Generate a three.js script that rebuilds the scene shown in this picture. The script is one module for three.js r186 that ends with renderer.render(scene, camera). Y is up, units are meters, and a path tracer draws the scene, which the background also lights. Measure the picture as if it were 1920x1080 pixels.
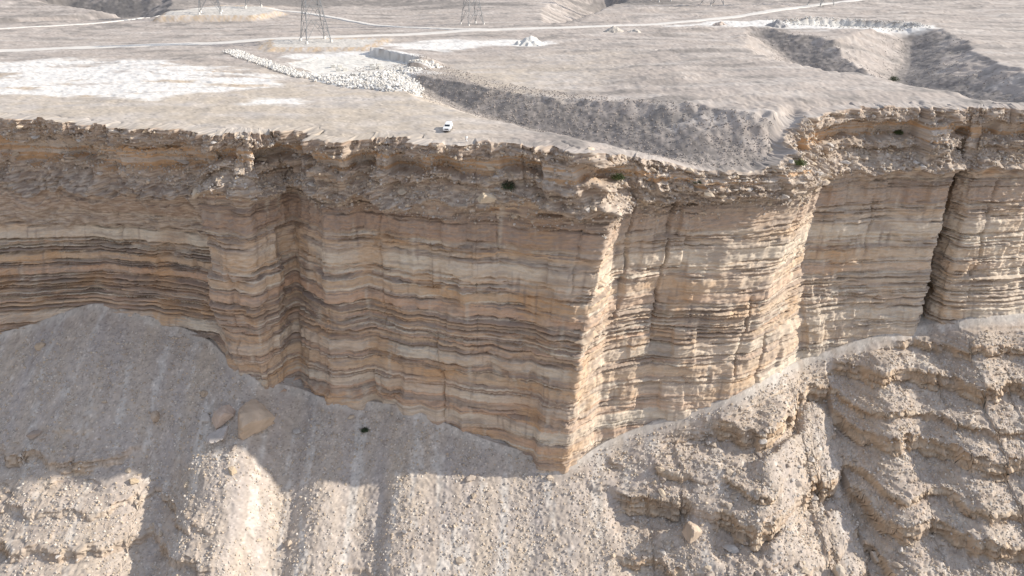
import * as THREE from 'three';
import { mergeGeometries, mergeVertices } from 'three/addons/utils/BufferGeometryUtils.js';
import { MarchingCubes } from 'three/addons/objects/MarchingCubes.js';
import { RoundedBoxGeometry } from 'three/addons/geometries/RoundedBoxGeometry.js';

// ------------------------------------------------------------------ camera, sky, sun, exposure
const scene = new THREE.Scene();
const camera = new THREE.PerspectiveCamera(43.72, 1024 / 576, 1, 12000);
camera.position.set(0, 50, 0);
camera.rotation.set(-27 * Math.PI / 180, 0, 0);
scene.add(camera);

const SUN_EL = 28.5, SUN_BACK = 3.6;             // degrees: height, and how far behind the cliff line (from +x towards -z)
const se = SUN_EL * Math.PI / 180, sb = SUN_BACK * Math.PI / 180;
const sunDir = new THREE.Vector3(Math.cos(se) * Math.cos(sb), Math.sin(se), -Math.cos(se) * Math.sin(sb));
{ // bright, thin-haze daylight sky
  const W = 128, Hh = 64, d = new Float32Array(W * Hh * 4);
  for (let j = 0; j < Hh; j++) for (let i = 0; i < W; i++) {
    const v = (j + 0.5) / Hh, el = (v - 0.5) * Math.PI;           // DataTexture row 0 = bottom
    const t = Math.max(0, Math.sin(el));
    const k = Math.pow(1 - t, 2.2), o = (j * W + i) * 4;
    const zen = [0.50, 0.59, 0.77], hor = [0.92, 0.90, 0.885];
    const az = (i + 0.5) / W * Math.PI * 2 - Math.PI, cg = Math.cos(el) * Math.cos(az) * sunDir.x + Math.sin(el) * sunDir.y + Math.cos(el) * Math.sin(az) * sunDir.z;
    const glow = 0.55 + 0.25 * (1 + cg) * 0.5 + 0.75 * Math.pow((1 + cg) / 2, 6);         // brighter towards the sun, as hazy air is
    for (let c = 0; c < 3; c++) d[o + c] = el < 0 ? [0.42, 0.37, 0.31][c] : (zen[c] * (1 - k) + hor[c] * k) * glow;
    d[o + 3] = 1;
  }
  const tx = new THREE.DataTexture(d, W, Hh, THREE.RGBAFormat, THREE.FloatType);
  tx.mapping = THREE.EquirectangularReflectionMapping; tx.magFilter = THREE.LinearFilter; tx.minFilter = THREE.LinearFilter;
  tx.colorSpace = THREE.LinearSRGBColorSpace; tx.needsUpdate = true;
  scene.background = tx; scene.environment = tx;
}
const sun = new THREE.DirectionalLight(new THREE.Color(1, 0.925, 0.81), 5.0);
sun.position.copy(sunDir).multiplyScalar(900).add(new THREE.Vector3(0, -50, -220));
sun.target.position.set(0, -50, -220);
sun.castShadow = true; sun.shadow.radius = 1.5;
sun.shadow.mapSize.set(4096, 4096);
Object.assign(sun.shadow.camera, { left: -420, right: 420, top: 300, bottom: -300, near: 10, far: 2200 });
scene.add(sun, sun.target);
const renderer = new THREE.WebGLRenderer({ antialias: true });
renderer.toneMapping = THREE.LinearToneMapping;
renderer.toneMappingExposure = 1.25;
renderer.shadowMap.enabled = true;
renderer.setSize(1024, 576);

// ------------------------------------------------------------------ noise and small helpers
const PERM = new Uint8Array(512);
{ let s = 1234567; const p = []; for (let i = 0; i < 256; i++) p.push(i);
  for (let i = 255; i > 0; i--) { s = (s * 1103515245 + 12345) & 0x7fffffff; const j = s % (i + 1); [p[i], p[j]] = [p[j], p[i]]; }
  for (let i = 0; i < 512; i++) PERM[i] = p[i & 255]; }
const fade = t => t * t * t * (t * (t * 6 - 15) + 10);
const GX = [], GY = []; for (let i = 0; i < 256; i++) { const a = i / 256 * Math.PI * 2 * 7.13; GX.push(Math.cos(a)); GY.push(Math.sin(a)); }
function n2(x, y) {                                             // gradient noise, about -0.7..0.7
  const xi = Math.floor(x), yi = Math.floor(y), fx = x - xi, fy = y - yi, X = xi & 255, Y = yi & 255;
  const a = PERM[PERM[X] + Y], b = PERM[PERM[X + 1 & 255] + Y], c = PERM[PERM[X] + (Y + 1 & 255)], d = PERM[PERM[X + 1 & 255] + (Y + 1 & 255)];
  const u = fade(fx), v = fade(fy);
  const p = GX[a] * fx + GY[a] * fy, q = GX[b] * (fx - 1) + GY[b] * fy, r = GX[c] * fx + GY[c] * (fy - 1), t = GX[d] * (fx - 1) + GY[d] * (fy - 1);
  return p + u * (q - p) + v * (r + u * (t - r) - p - u * (q - p));
}
const fbm = (x, y, o = 4) => { let s = 0, a = 1; for (let i = 0; i < o; i++) { s += a * n2(x, y); x = x * 2.03 + 17.1; y = y * 2.03 + 9.7; a *= 0.5; } return s; };
const ridge = (x, y, o = 3) => { let s = 0, a = 1; for (let i = 0; i < o; i++) { s += a * (1 - 2.2 * Math.abs(n2(x, y))); x = x * 2.07 + 31.3; y = y * 2.07 + 5.9; a *= 0.5; } return s / 1.75; };
const hash = (i, j = 0) => { let h = (i * 374761393 + j * 668265263) | 0; h = Math.imul(h ^ (h >>> 13), 1274126177); h ^= h >>> 16; return (h >>> 0) / 4294967296; };
const cell = (x, k = 0) => hash(Math.floor(x), k);              // piecewise constant 0..1
let seed = 7; const rnd = () => { seed = (seed * 1664525 + 1013904223) >>> 0; return seed / 4294967296; };
const clamp = (x, a = 0, b = 1) => x < a ? a : x > b ? b : x;
const lerp = (a, b, t) => a + (b - a) * t;
const sst = (a, b, x) => { const t = clamp((x - a) / (b - a)); return t * t * (3 - 2 * t); };
function table(T, x) { if (x <= T[0][0]) return T[0][1]; for (let i = 1; i < T.length; i++) if (x <= T[i][0]) return lerp(T[i - 1][1], T[i][1], (x - T[i - 1][0]) / (T[i][0] - T[i - 1][0])); return T[T.length - 1][1]; }
const mix = (a, b, t) => [lerp(a[0], b[0], t), lerp(a[1], b[1], t), lerp(a[2], b[2], t)];
const used = {};
const numbered = n => { const k = used[n] = (used[n] ?? -1) + 1; return k ? `${n}_${String(k).padStart(3, '0')}` : n; };
function add(o, name, label, category, group, kind) {
  o.name = numbered(name); scene.add(o);
  o.userData = { label, category }; if (group) o.userData.group = group; if (kind) o.userData.kind = kind;
  o.traverse(m => { if (m.isMesh) { m.castShadow = true; m.receiveShadow = true; } });
  return o;
}
function setting(o, name, label, category, kind = 'structure') { return add(o, name, label, category, null, kind); }
const rockMat = new THREE.MeshStandardMaterial({ vertexColors: true, roughness: 0.95 });
function gridMesh(nu, nv, pos, col, keep) {                      // (nu x nv) vertex grid to an indexed mesh
  const g = new THREE.BufferGeometry(), idx = [];
  for (let j = 0; j < nv - 1; j++) for (let i = 0; i < nu - 1; i++) {
    const a = j * nu + i, b = a + 1, c = a + nu, d = c + 1;
    if (keep && !(keep(a) && keep(b) && keep(c) && keep(d))) continue;
    idx.push(a, c, b, b, c, d);
  }
  g.setAttribute('position', new THREE.BufferAttribute(pos, 3));
  g.setAttribute('color', new THREE.BufferAttribute(col, 3));
  g.setIndex(new THREE.BufferAttribute(new Uint32Array(idx), 1)); g.computeVertexNormals();
  return new THREE.Mesh(g, rockMat);
}
// distance from a polyline [[x,z,y]...]: { d, side (+ = right of travel), y, t }
function nearLine(L, x, z) {
  let best = 1e9, r = null, len = 0;
  for (let i = 0; i < L.length - 1; i++) {
    const [ax, az] = L[i], [bx, bz] = L[i + 1], dx = bx - ax, dz = bz - az, l2 = dx * dx + dz * dz;
    const t = clamp(((x - ax) * dx + (z - az) * dz) / l2), ex = x - ax - dx * t, ez = z - az - dz * t, d2 = ex * ex + ez * ez;
    if (d2 < best) { best = d2; r = { side: Math.sign(dx * (z - az) - dz * (x - ax)), y: lerp(L[i][2] || 0, L[i + 1][2] || 0, t), i, t, s: len + t * Math.sqrt(l2) }; }
    len += Math.sqrt(l2);
  }
  r.d = Math.sqrt(best); return r;
}
function inPoly(P, x, z) { let c = false; for (let i = 0, j = P.length - 1; i < P.length; j = i++) if ((P[i][1] > z) !== (P[j][1] > z) && x < (P[j][0] - P[i][0]) * (z - P[i][1]) / (P[j][1] - P[i][1]) + P[i][0]) c = !c; return c; }
function polyDist(P, x, z) { const d = nearLine([...P, P[0]], x, z).d; return inPoly(P, x, z) ? -d : d; }   // negative inside

// ------------------------------------------------------------------ plateau: heights and colours
// gullies: bottom line [x, z, y], bank slope on the left / right of travel
const GULLIES = [
  { L: [[-52, -292, -0.4], [-37, -266, -2], [-15, -236, -5], [4, -221, -7], [29, -204, -8.5], [50, -191, -10], [66, -182, -11.5]], near: 0.36, far: 0.55 },
  { L: [[122, -372, -1], [126, -345, -5], [127, -318, -8], [133, -292, -9], [146, -270, -7], [165, -240, -8], [200, -222, -9]], near: 0.36, far: 0.38 },
  { L: [[196, -372, -3], [180, -338, -8], [163, -310, -10], [160, -285, -10], [166, -262, -9], [165, -240, -8]], near: 0.36, far: 0.42 },
  { L: [[70, -560, -10], [48, -500, -8], [34, -450, -5], [24, -415, -1]], near: 0.4, far: 0.6 },
  { L: [[-330, -560, -8], [-250, -500, -8], [-225, -468, -6], [-300, -430, -4], [-360, -425, -6]], near: 0.4, far: 0.5 },
];
const ROAD1 = [[-420, -308], [-300, -322], [-226, -331], [-160, -342], [-92, -362], [-22, -382], [38, -391], [100, -419], [158, -462], [216, -518], [258, -552], [330, -620], [420, -720]];
const ROAD2 = [[-420, -350], [-330, -385], [-272, -403], [-232, -436], [-208, -470], [-174, -480], [-132, -474], [-100, -446], [-69, -412], [-36, -393], [-8, -384]];
const QUARRY = [[-88, -296], [-71, -272], [-51, -273], [-41, -284], [-38, -294], [-58, -313], [-80, -309]];
const QUARRY2 = [[140, -416], [150, -398], [178, -386], [208, -388], [211, -404], [180, -416]];
const PAD1 = [[-112, -352], [-104, -328], [-66, -328], [-62, -352]];
const PAD2 = [[-206, -458], [-200, -438], [-150, -438], [-142, -460], [-160, -488], [-190, -488]];
const WHITE = [ // crushed limestone spread over the ground
  [[-230, -300], [-160, -306], [-118, -286], [-92, -270], [-80, -262], [-78, -250], [-95, -240], [-112, -228], [-150, -234], [-180, -238], [-240, -246]],
  [[-82, -230], [-80, -222], [-66, -218], [-60, -222], [-72, -230]],
  [[-66, -336], [-30, -326], [12, -336], [22, -346], [0, -352], [-40, -350]],
  [[82, -398], [112, -388], [172, -376], [214, -382], [212, -406], [170, -418], [112, -412]],
  [[-96, -318], [-40, -318], [-30, -270], [-74, -266]],
];
const natural = (x, z) => {
  let h = 0.9 * fbm(x / 60, z / 60, 4);
  h += sst(0, 90, x + (z + 200) * -0.4 - 20) * 2.0 * 1;                       // right-hand plateau stands a little higher
  h += 2.2 * n2(x / 150 + 3, z / 130);
  h += 15 * sst(-520, -640, z) * (0.7 + 0.6 * n2(x / 180, z / 150)) + 10 * sst(-430, -560, z) * sst(-60, -260, x) * (0.5 + n2(x / 90 + 8, z / 60));
  h += 5 * sst(230, 420, x) * n2(x / 90, z / 90);
  return h;
};
const dGul = {};
const rimBase = x => { const L = COLS; let i = 0; while (i < L.length - 2 && x > L[i + 1][0][0]) i++; const a = L[i][0], b = L[i + 1][0], t = clamp((x - a[0]) / (b[0] - a[0])); return [lerp(a[1], b[1], t), lerp(a[2], b[2], t)]; };
function plateauY(x, z, fine = true) {
  let h = natural(x, z);
  const bank = [];
  for (const G of GULLIES) {
    if (z < -600) break;
    const n = nearLine(G.L, x, z); if (n.d > 60) continue;
    const wob = 1 + 0.2 * n2(x / 12, z / 12) + 0.08 * n2(x / 3, z / 3);
    const slope = (n.side > 0 ? G.near : G.far) * wob;
    const floor = n.y + Math.max(0, n.d - 1.5) * slope;
    if (floor < h) h = lerp(h, floor, clamp((h - floor) / 0.6));
  }
  // quarry floors with cut walls
  for (const [P, y] of [[QUARRY, -0.4], [QUARRY2, -0.5]]) {
    if (Math.abs(x - P[0][0]) > 140 || Math.abs(z - P[0][1]) > 80) continue;
    const d = polyDist(P, x, z); if (d < 4) h = lerp(y, h, sst(-0.4, 1.2, d + 0.6 * n2(x / 2, z / 2)));
  }
  for (const [P, y] of [[PAD1, 1.3], [PAD2, 2.4]]) {
    if (Math.abs(x - P[0][0]) > 120 || Math.abs(z - P[0][1]) > 80) continue;
    const d = polyDist(P, x, z) + 1.2 * n2(x / 5, z / 5); if (d < 9) h = lerp(y, h, sst(0, 8, d));
  }
  if (z > -245) { const [rz, ry] = rimBase(x), d = rz - z; if (d < 16) h = lerp(ry, h, sst(2, 16, d)); }
  if (fine) {
    const r1 = nearLine(ROAD1, x, z).d, r2 = nearLine(ROAD2, x, z).d, r = Math.min(r1, r2);
    const k = sst(3.5, 9, r);
    h += k * (0.5 * sst(60, 70, x) * sst(95, 85, x) * sst(-225, -215, z)) * fbm(x / 3, z / 3, 2);
    h += k * (0.35 * fbm(x / 7, z / 7, 3) + (0.10 + 0.16 * sst(-10, 40, x)) * fbm(x / 1.6, z / 1.6, 2));
    if (x < -60 && z < -222 && z > -312) { const w = polyDist(WHITE[0], x, z); if (w < 4) h += k * sst(4, -4, w) * (0.9 * Math.max(0, ridge(x / 16 + 0.5 * n2(x / 5, z / 5), z / 5, 2) - 0.45) + 0.25 * fbm(x / 2, z / 2, 2)); }   // bulldozed berms in the spread limestone
    // shallow cut face along the right side of the quarry floor
    { const q = polyDist(QUARRY, x, z); if (q > 0 && q < 12 && x > -60 && z < -284) h += 2.6 * sst(0.2, 1.2, q) * sst(12, 3, q); }
    // low scoured ledges that break the surface of the right-hand hill
    const e = x * 0.28 + z + 9 * n2(x / 45, z / 30); const f = (e / 8.5) - Math.floor(e / 8.5);
    h += k * 1.25 * sst(15, 60, x) * (sst(0, 0.12, f) - f) * sst(-0.1, 0.25, n2(x / 35 + 7, z / 18));
    h -= (1 - sst(2.5, 5, r)) * 0.25;
  }
  return h;
}
const C_TAN = [0.43, 0.367, 0.298], C_PINK = [0.365, 0.314, 0.277], C_WHITE = [0.74, 0.72, 0.685], C_GRAV_SHADE = [0.185, 0.165, 0.150], C_ORANGE = [0.47, 0.355, 0.24], C_DUST = [0.465, 0.418, 0.378];
function plateauC(x, z, y) {
  const f1 = fbm(x / 40, z / 25, 4), f2 = fbm(x / 6 + 50, z / 4, 3), f3 = fbm(x / 1.3, z / 1.3, 2), spk = hash(Math.round(x * 2.3), Math.round(z * 2.3));
  const left = sst(30, -20, x + (z + 215) * 0.5 + 10 * n2(x / 20, z / 20)) * sst(-330, -260, z + 0.2 * x + 30 * n2(x / 40, z / 40));
  let c = mix(C_PINK, C_TAN, clamp(left + 0.3 * f1));
  c = mix(c, C_DUST, clamp(0.2 + 1.1 * n2(x / 34 + 8, z / 7) + 0.7 * f2));
  c = mix(c, C_GRAV_SHADE, 0.75 * sst(0.0, 0.5, n2(x / 30 + 40, z / 8) + 0.5 * f2 + 0.3 * f3) * (1 - 0.75 * left));
  // stony scree that lies in the gullies
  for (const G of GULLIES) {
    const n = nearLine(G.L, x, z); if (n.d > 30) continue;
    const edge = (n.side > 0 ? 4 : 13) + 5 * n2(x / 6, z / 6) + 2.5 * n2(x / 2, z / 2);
    if (n.d < edge) c = mix(c, mix(C_GRAV_SHADE, C_PINK, clamp(0.35 + 1.1 * f3 + 0.4 * f2)), 0.85);
  }
  if (z < -480) c = mix(c, C_GRAV_SHADE, 0.85 * sst(-0.25, 0.1, n2(x / 60, z / 30) + 0.4 * f2) * sst(-3, 3, -z - 486 - 14 * n2(x / 40, 2) - 0.10 * Math.abs(x + 40)));  // shade on the far hill slopes, put into the ground colour
  if (x < -180 && z < -400) c = mix(c, C_GRAV_SHADE, 0.7 * sst(0.0, 0.3, f1 + 0.4 * f2));
  for (let i = 0; i < WHITE.length; i++) {
    const P = WHITE[i]; if (Math.abs(x - P[0][0]) > 180 || Math.abs(z - P[0][1]) > 110) continue;
    const d = polyDist(P, x, z) + 9 * n2(x / 22, z / 9) + 4 * n2(x / 6, z / 2.5);
    let k = sst(3, -3, d) * sst(-0.42, 0.05, n2(x / 30 + 11, z / 7 + 3) + 0.5 * n2(x / 8, z / 2.2) + (i === 3 ? 0.7 : i ? 0.25 : 0.12));
    c = mix(c, mix(C_WHITE, C_DUST, clamp(0.25 + 0.9 * f3)), k * 0.92);
    if (i === 0) c = mix(c, C_ORANGE, 0.55 * sst(2, -4, d) * (1 - k) * sst(0, 0.3, n2(x / 26, z / 6 + 20)));
  }
  const q = Math.min(polyDist(QUARRY, x, z), polyDist(QUARRY2, x, z)); if (q < 1.5) c = mix([0.60, 0.57, 0.52], c, sst(0, 1.5, q));
  const pd = Math.min(polyDist(PAD1, x, z), polyDist(PAD2, x, z)) + 2 * n2(x / 3, z / 3);
  if (pd < 8) c = mix(pd < 0 ? [0.50, 0.465, 0.42] : mix(C_ORANGE, C_DUST, clamp(0.5 + n2(x / 1.2, z / 8) * 1.6)), c, pd < 0 ? 0 : sst(5, 8, pd));
  // wheel tracks across the spoil
  const t = Math.abs(n2(x / 60 + 5, z / 14 + 2)); if (t < 0.012 && x < -20 && z > -320 && z < -215) c = mix(c, C_PINK, 0.6);
  const m = 1 + 0.2 * f3 + 0.16 * (spk - 0.5) + (spk > 0.96 ? 0.2 : 0) - (spk < 0.05 ? 0.22 : 0);
  return [c[0] * m, c[1] * m, c[2] * m];
}

// ------------------------------------------------------------------ cliff: plan columns (rim [x,z,y], top of the sheer face, mid-height, foot [x,z,y])
const COLS = [
  [[-420, -232, 0], [-420, -228], [-420, -224], [-420, -215, -82]],
  [[-230, -212, 0], [-229, -207], [-228, -204], [-227, -198, -80]],
  [[-188, -209, 0], [-190, -206], [-192, -204], [-198, -198, -77]],
  [[-146, -205, 0], [-149, -206], [-152, -205], [-158, -203, -68]],
  [[-126, -201, 0], [-129, -206], [-131, -207.5], [-136, -207, -61]],
  [[-103, -196, 0], [-105, -203], [-107, -204.5], [-108, -201, -66.5]],
  [[-86, -192.5, 0], [-90, -198.5], [-91.5, -198.5], [-94.5, -196, -70]],
  [[-80, -186.5, 0], [-87.5, -189], [-88.5, -187.5], [-87, -186, -72]],
  [[-71, -188, 0], [-72.5, -186], [-74.5, -183], [-76, -182, -76]],
  [[-63.5, -191, 0], [-64.5, -198], [-66.5, -197.5], [-69.5, -191.5, -83.5]],
  [[-52, -185, 0], [-53, -186], [-54.5, -184.5], [-57, -182.5, -83.5]],
  [[-37, -183, 0], [-42, -187.5], [-42.5, -188], [-43, -186.5, -86]],
  [[-28.5, -184, 0], [-31, -183], [-32, -182], [-33, -181, -84.5]],
  [[-21, -178, 0], [-22.5, -181], [-22.5, -180], [-21.5, -178.5, -88]],
  [[-9, -179, 0], [-9.5, -179], [-9.5, -177.5], [-10, -175, -91.5]],
  [[6, -180, 0], [8, -178], [7, -174.5], [6.5, -171, -94.5]],
  [[19, -175, -0.5], [26, -173.5], [19.5, -169], [15.5, -166, -97]],
  [[30, -181.5, -4], [31, -184], [28, -179.5], [26, -173.5, -93]],
  [[39.5, -180.5, -6], [45, -187], [42, -184.5], [39, -177, -88.5]],
  [[51, -184, -9], [54.5, -188], [53, -184], [52.5, -178.5, -84.5]],
  [[66, -186, -9.5], [71, -190.5], [65, -186], [62, -180, -81.5]],
  [[75, -190, -7.5], [83, -194.5], [74, -187.5], [69.5, -181, -79]],
  [[80, -199, -3], [88.5, -200], [83, -196.5], [82, -189, -77.5]],
  [[85, -205, 0.6], [93, -206.5], [91.5, -205.8], [95, -200, -79]],
  [[101, -213, 1], [104, -208.5], [104, -206.3], [104.5, -201.5, -76.5]],
  [[117, -214.5, 1], [119, -210], [119, -207.3], [118, -204, -72.5]],
  [[131, -214.5, 1], [134, -210], [134, -208.3], [133.5, -205.5, -70]],
  [[137, -216, 1], [137, -215], [137, -214.5], [137.3, -210, -71]],
  [[141, -213.5, 1], [140.5, -209], [140.5, -206.5], [141, -204.5, -67.5]],
  [[151, -214, 1], [153, -210], [153, -208], [154, -204.5, -65]],
  [[184, -218, 1], [186, -216], [186, -214], [187, -208, -65.5]],
  [[230, -230, 1], [230, -228], [230, -225], [230, -216, -66]],
  [[330, -256, 1], [330, -252], [330, -248], [330, -240, -70]],
  [[520, -330, 1], [520, -325], [520, -320], [520, -310, -75]],
];
const colAt = (c, y) => {
  const [R, T, M, B] = c, yr = R[2], yt = Math.min(M[0] < -90 ? -33 : -18, yr - 8);
  let a, b, t;
  if (y > yt) { a = R; b = T; t = (yr - y) / (yr - yt); }
  else if (y > -50) { a = T; b = M; t = (yt - y) / (yt + 50); }
  else { a = M; b = B; t = (-50 - y) / (-50 - B[2]); }
  return [lerp(a[0], b[0], t), lerp(a[1], b[1], t)];
};
const S = [0]; for (let i = 1; i < COLS.length; i++) S.push(S[i - 1] + Math.hypot(COLS[i][2][0] - COLS[i - 1][2][0], COLS[i][2][1] - COLS[i - 1][2][1]));
const seg = s => { let i = 0; while (i < S.length - 2 && s > S[i + 1]) i++; return [i, (s - S[i]) / (S[i + 1] - S[i])]; };
const sOfX = x => { for (let i = 1; i < COLS.length; i++) if (COLS[i][2][0] >= x) return lerp(S[i - 1], S[i], (x - COLS[i - 1][2][0]) / (COLS[i][2][0] - COLS[i - 1][2][0])); return S[S.length - 1]; };
const rawPlan = (s, y) => { const [i, u] = seg(clamp(s, 0, S[S.length - 1])); const a = colAt(COLS[i], y), b = colAt(COLS[i + 1], y); return [lerp(a[0], b[0], u), lerp(a[1], b[1], u)]; };
const rimYat = s => { const [i, u] = seg(s); return lerp(COLS[i][0][2], COLS[i + 1][0][2], u); };
const footYat = s => { const [i, u] = seg(s); return lerp(COLS[i][3][2], COLS[i + 1][3][2], u); };
// beds, from the cap down: [top elevation, stand-out, tint index, roughness]
const BEDS = []; { let y = 4, k = 0; const put = (th, out, tint) => { BEDS.push({ y, th, out, tint, r: rnd() }); y -= th; };
  while (y > -125) { if (rnd() < 0.5) put(1.6 + 2.6 * rnd(), 0.25 + 0.5 * rnd(), rnd() < 0.5 ? 0 : rnd() < 0.5 ? 1 : 3);            // massive bed
    const n = 3 + Math.floor(rnd() * 6); for (let i = 0; i < n; i++) put(0.28 + 0.65 * rnd() ** 1.5, (k++ % 2 ? 0.75 : -0.75) * (0.25 + rnd()), Math.floor(rnd() * 4)); } }
const bedIdx = new Int16Array(1400); for (let i = 0, b = 0; i < 1400; i++) { const y = 4 - i * 0.1; while (b < BEDS.length - 1 && y < BEDS[b + 1].y) b++; bedIdx[i] = b; }
function bedAt(y) { const b = bedIdx[clamp(Math.floor((4 - y) * 10), 0, 1399)]; let k = b; if (k < BEDS.length - 1 && y < BEDS[k + 1].y) k++; const B = BEDS[k], f = clamp((B.y - y) / B.th); return [B, f, BEDS[Math.max(0, k - 1)], BEDS[Math.min(BEDS.length - 1, k + 1)]]; }
const TINT = [[0.50, 0.385, 0.265], [0.455, 0.30, 0.18], [0.335, 0.268, 0.212], [0.54, 0.455, 0.345]];
const CRACKS = [ // [column position, half width, depth, from y, to y]
  [9.0, 0.3, 1.0, -8, -50], [13.05, 0.25, 1.1, -56, -90], [15.6, 0.25, 0.8, -16, -40], [17.15, 0.3, 1.5, -17, -54], [18.0, 0.4, 1.8, -17, -62], [27, 0.8, 5.0, -6, -72],
  [20.6, 0.35, 1.3, -48, -74], [14.3, 0.25, 0.9, -15, -36], [24.5, 0.3, 0.8, -20, -50], [11.5, 0.3, 0.9, -20, -60], [4.4, 0.3, 0.9, -22, -44], [7.5, 0.25, 0.8, -30, -70], [21.5, 0.4, 1.4, -60, -80], [28.6, 0.35, 1.2, -10, -60],
].map(([c, w, d, a, b]) => ({ s: lerp(S[Math.floor(c)], S[Math.min(S.length - 1, Math.floor(c) + 1)], c % 1), w, d, a, b }));
// the stepped zone under the rim reaches deeper in the left-hand bay
const YT = COLS.map(c => c[2][0] < -90 ? -33 : -18);
// stand-out against depth (0 rim .. 1 top of the sheer face)
const UP_BAY = [[0, 0.8], [0.14, 1.2], [0.17, -2.2], [0.27, -3.8], [0.37, -4.3], [0.40, -1.2], [0.46, -0.6], [0.48, 0.2], [0.62, 5.0], [0.635, 3.2], [0.70, 2.6], [0.715, 3.6], [0.80, 2.4], [0.815, 1.5], [0.90, 1.3], [0.96, 1.9], [0.975, 0.8], [1, 0.6]];
const UP_MID = [[0, 1.4], [0.19, 1.8], [0.22, -1.8], [0.42, -4.4], [0.46, -3.6], [0.48, 0.3], [0.58, 0.9], [0.60, -1.4], [0.70, -0.6], [0.90, 3.4], [0.92, 2.2], [1, 0.9]];
const UP_RUB = [[0, -1.0], [0.08, 0.6], [0.10, -0.2], [0.34, 1.8], [0.36, 0.6], [0.62, 3.0], [0.64, 1.6], [0.90, 3.8], [0.93, 2.6], [1, 1.2]];
const pl = (x, k) => { const i = Math.floor(x), f = x - i; return lerp(hash(i, k), hash(i + 1, k), f) - 0.5; };   // planar facets
const steps = (x, k, soft = 0.12) => { const f = x - Math.floor(x), a = cell(x, k); return f < soft ? lerp(cell(x - 1, k), a, sst(0, soft, f)) : a; };
function faceOut(s, y, yr, info) {                                  // how far the rock stands out of the plan surface
  const [ci, cu] = seg(s), yt = Math.min(lerp(YT[ci], YT[ci + 1], cu) + 4.5 * n2(s / 17, 31) + 2.5 * n2(s / 5, 32), yr - 7), up = sst(yt - 1.0, yt + 1.0, y);
  let d = 0, talusy = 0, uu = 1;
  const yy = y + 1.3 * n2(s / 55, 3.3) + 0.35 * n2(s / 9, y / 25);
  const [B, f] = bedAt(yy);
  const bay = sst(sOfXC.a, sOfXC.b, s), rb = sst(sOfXC.c, sOfXC.d, s);
  const zy = yy + 2.5 * n2(s / 19, 7);
  const ledgy = Math.max(sst(-46, -50, zy) * sst(-72, -66, zy), bay * sst(-33, -36, zy), 0.5 * rb, 0.35), dark = sst(-17, -19, zy) * sst(-30, -26, zy) * (1 - bay);
  const e1 = f * B.th, e2 = (1 - f) * B.th, edge = Math.min(1, Math.min(e1, e2) / 0.2);
  const run = Math.max(sst(-0.22, 0.3, n2(s / 26 + B.r * 300, B.r * 77)), 0.9 * bay);                       // each bed stands out along some stretches only
  const sheer = 1 - up;
  d += sheer * (0.25 + ledgy) * (1.1 * B.out * run + 0.25 * n2(s / 5 + B.r * 90, B.r * 50)) * (0.35 + 0.65 * edge);
  if (B.r > 0.3 && e1 < 0.42) d -= sheer * (0.6 + 0.6 * ledgy) * 1.7 * Math.max(run, bay) * sst(-0.05, 0.3, n2(s / 9 + B.r * 50, B.r * 20)) * (1 - Math.abs(e1 - 0.18) / 0.3);   // undercut along a bedding plane
  d += (0.14 + 0.22 * dark) * n2(s / 5, yy / 0.5) + 0.17 * n2(s / 0.9, yy / 0.45) + dark * 0.35 * fbm(s / 1.4, y / 0.8, 2);
  // blocks broken back between vertical joints; larger panels spalled off the face
  const wob = s + 0.8 * n2(s / 4, y / 6), cw = 2.4 + 3.5 * B.r;
  d += (B.th < 1 ? 1.0 : 0.5) * (cell(wob / cw + B.r * 37, Math.floor(B.r * 991)) - 0.5) * sst(-0.15, 0.3, n2(s / 14 + 33, y / 11));
  const row = Math.floor((yy + 200) / 9 + 0.35 * n2(s / 12, 5)); d += 1.5 * (steps(wob / 6.5 + row * 0.37, row + 40, 0.06) - 0.5) * sst(-0.2, 0.25, n2(s / 30 + 13, y / 25)) * sheer;
  const u0 = clamp((yr - y) / (yr - yt)), soft0 = up * (bay ? sst(0.15, 0.19, u0) * sst(0.42, 0.38, u0) : sst(0.2, 0.25, u0) * sst(0.5, 0.45, u0));
  let tier = 0; for (const q of [-29, -41, -49, -58, -69, -81]) if (zy + 1.6 * n2(s / 7, q) < q) tier++;
  const sw = s + 2.2 * n2(s / 11, y / 30);
  d += (1 - 0.5 * bay) * (1 - 0.45 * sst(sOfXC.n0, sOfXC.n1, s)) * (2.4 * pl(sw / 8.5, 1) + 1.0 * n2(s / 15 + 70, y / 60) + sheer * (1.7 * pl(sw / 4.3 + tier * 0.37, 10 + tier) + 0.8 * pl(sw / 1.7, 20 + tier) + 0.5 * (hash(tier, 99) - 0.5))) + (0.42 - 0.3 * soft0) * fbm(s / 2.2, y / 1.9, 4);
  for (const c of CRACKS) { const e = (s - c.s + 1.4 * n2(y / 8, c.s) + 0.7 * (cell(y / 2.6, Math.floor(c.s)) - 0.5)) / c.w; if (e > -3 && e < 3) d -= c.d * Math.exp(-e * e) * (0.45 + 0.8 * sst(-0.3, 0.3, n2(y / 4, c.s + 5))) * sst(c.a + 1, c.a - 3, y) * sst(c.b - 3, c.b + 4, y); }
  if (up > 0) {
    const u = clamp((yr - y) / (yr - yt)), sl = sst(sOfXC.e, sOfXC.f, s) * sst(sOfXC.h, sOfXC.g, s);   // the rim is worn down to rubble beside the gully mouth
    const lim = Math.min(1, u * 8) * Math.min(1, (1 - u) * 8);
    uu = clamp(u + (0.12 * n2(s / 14, 8) + 0.06 * n2(s / 4, 2)) * lim);
    const rub = Math.max(sl, 0.9 * sst(0.10, 0.22, n2(s / 13 + 60, 5)) * (1 - bay));
    let p = lerp(lerp(table(UP_MID, uu), table(UP_BAY, uu), bay) * (0.85 + 1.1 * n2(s / 15 + 4, 1)), table(UP_RUB, uu), rub);
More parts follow.
